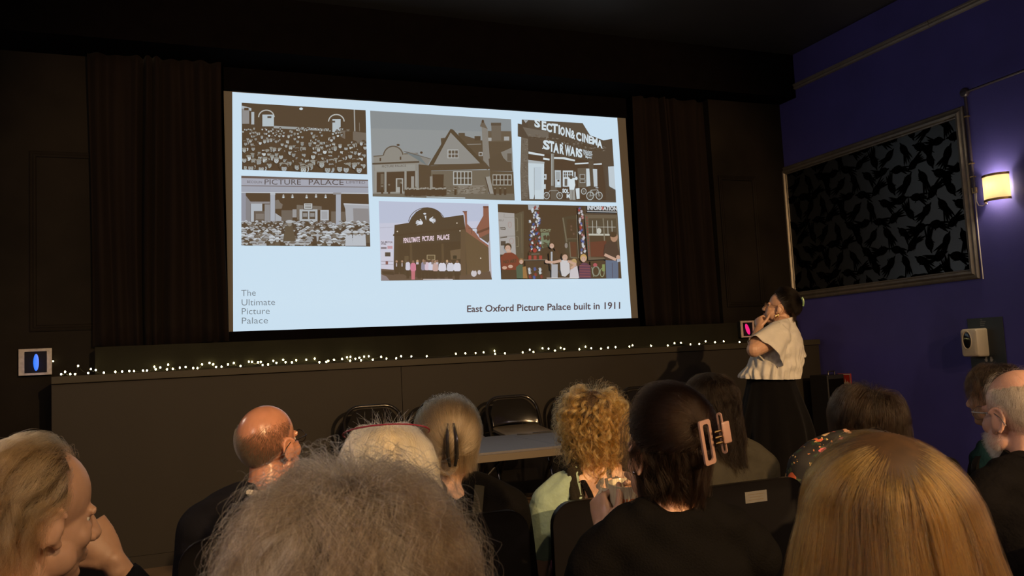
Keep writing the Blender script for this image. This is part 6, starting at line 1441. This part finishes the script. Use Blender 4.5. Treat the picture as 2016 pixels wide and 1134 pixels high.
# skirt
k_ = MB(Rb, B0); rings = []
for i in range(26):
    a = i/25; z = 1.10-1.02*a; q_ = min(1, a*2.2); q_ = q_*q_*(3-2*q_); rx = .186+.070*q_+.08*a**1.2; ry = .148+.074*q_+.09*a**1.2; r = []
    for j in range(96):
        th = 2*math.pi*j/96; f_ = 1+.05*min(1, a*2)*math.sin(11*th+2*a)+.02*a*math.sin(23*th+1)
        r.append((rx*f_*math.cos(th), .062+ry*f_*math.sin(th), z))
    rings.append(r)
k_.rings(rings); k_.build('skirt', M['skirt'], t)
for q in (-1, 1): MB(Rb, B0).limb([(q*.11, -.04, .045), (q*.115, .06, .042), (q*.12, .15, .035)], [.045, .043, .032], 12).build('shoe', M['blackplastic'], t)
# hair up in a bun with a green clip
thr2 = ([-1, -.45, -.05, .25, .62, 1.01], [-.80, -.66, -.10, .22, .62, .72])
P = gather(5200, (0, -.85, .35), off=(.005, .020), bulge=.020, thr=thr2)
hc_ = hairdo(t, Rh, hd, P, H['dark'], CAPM['dark'], .00022, sc, .009, dict(thr=thr2))
bn = np.zeros((1500, 24, 3)); u = rng.random(1500)
for k in range(1500):
    ax = unit(rng.normal(size=3)); e1 = unit(np.cross(ax, [.3, .5, .8])); e2 = np.cross(ax, e1); r0 = .054*(.62+.38*u[k]); p0 = rng.random()*6.28; ln = 1.2+rng.random()*2.0
    for j in range(24): a = p0+ln*j/23; bn[k, j] = np.array([0, -.098, .028])+r0*(e1*math.cos(a)+e2*math.sin(a))*np.array([1.0, .95, 1.25])*(1+.05*math.sin(5*a+k))
curves('bun', W(Rh, hd, bn, sc), .00022, H['dark'], hc_)
nb = np.zeros((700, 16, 3))
for k in range(700):
    x = rng.normal()*.030; z0 = -.02+rng.random()*.03
    for j in range(16): q = j/15; nb[k, j] = (x*(1-.2*q)+.005*math.sin(9*q+k), -.095-.020*math.sin(2.4*q)+.006*math.sin(k), z0-.075*q)
curves('nape_curls', W(Rh, hd, nb, sc), .00022, H['dark'], hc_)
MB(Rh*sc, hd).ell((0, -.094, .026), (.040, .040, .050)).build('bun_core', CAPM['dark'], hc_)
M['green'] = material('pale_green_plastic', (.20, .34, .16), .3)
g = MB(Rh*sc, hd); arcp = [(-.020, -.118-.030*math.sin(a)-.005, .055+.055*math.cos(a)) for a in np.linspace(.25, 1.7, 9)]
g.tube(arcp, .0045, 8)
for q in arcp[1:-1]: g.tube([q, (q[0]-.012, q[1]+.004, q[2]-.008)], .0035, 6)
g.build('hair_clip', M['green'], t)
spect(t, Rh, hd, sc, M['wire_gold'])
for q in (-1, 1):
    er = MB(Rh.dot(np.eye(3))*sc, hd); o = np.array([q*.088, .0, -.045])
    up_l = Rh.T @ np.array([0, 0, 1.]); fw_l = unit(np.array([0, 1, 0])-up_l*up_l[1])
    ring = lambda c_, r1, r2, n: [tuple(o-up_l*c_+fw_l*(r1*math.cos(a))+up_l*(r2*math.sin(a))) for a in np.linspace(0, 2*math.pi, n+1)[:-1]]
    er.tube(ring(.009, .008, .009, 16), .0028, 8, closed=True); er.tube(ring(.052, .019, .034, 24), .0032, 8, closed=True)
    for c_, r_ in ((.034, .0075), (.054, .0065), (.074, .0055)): er.ell(o-up_l*c_, r_, nu=12, nv=8)
    er.build('earring', M['wire_gold'], t)
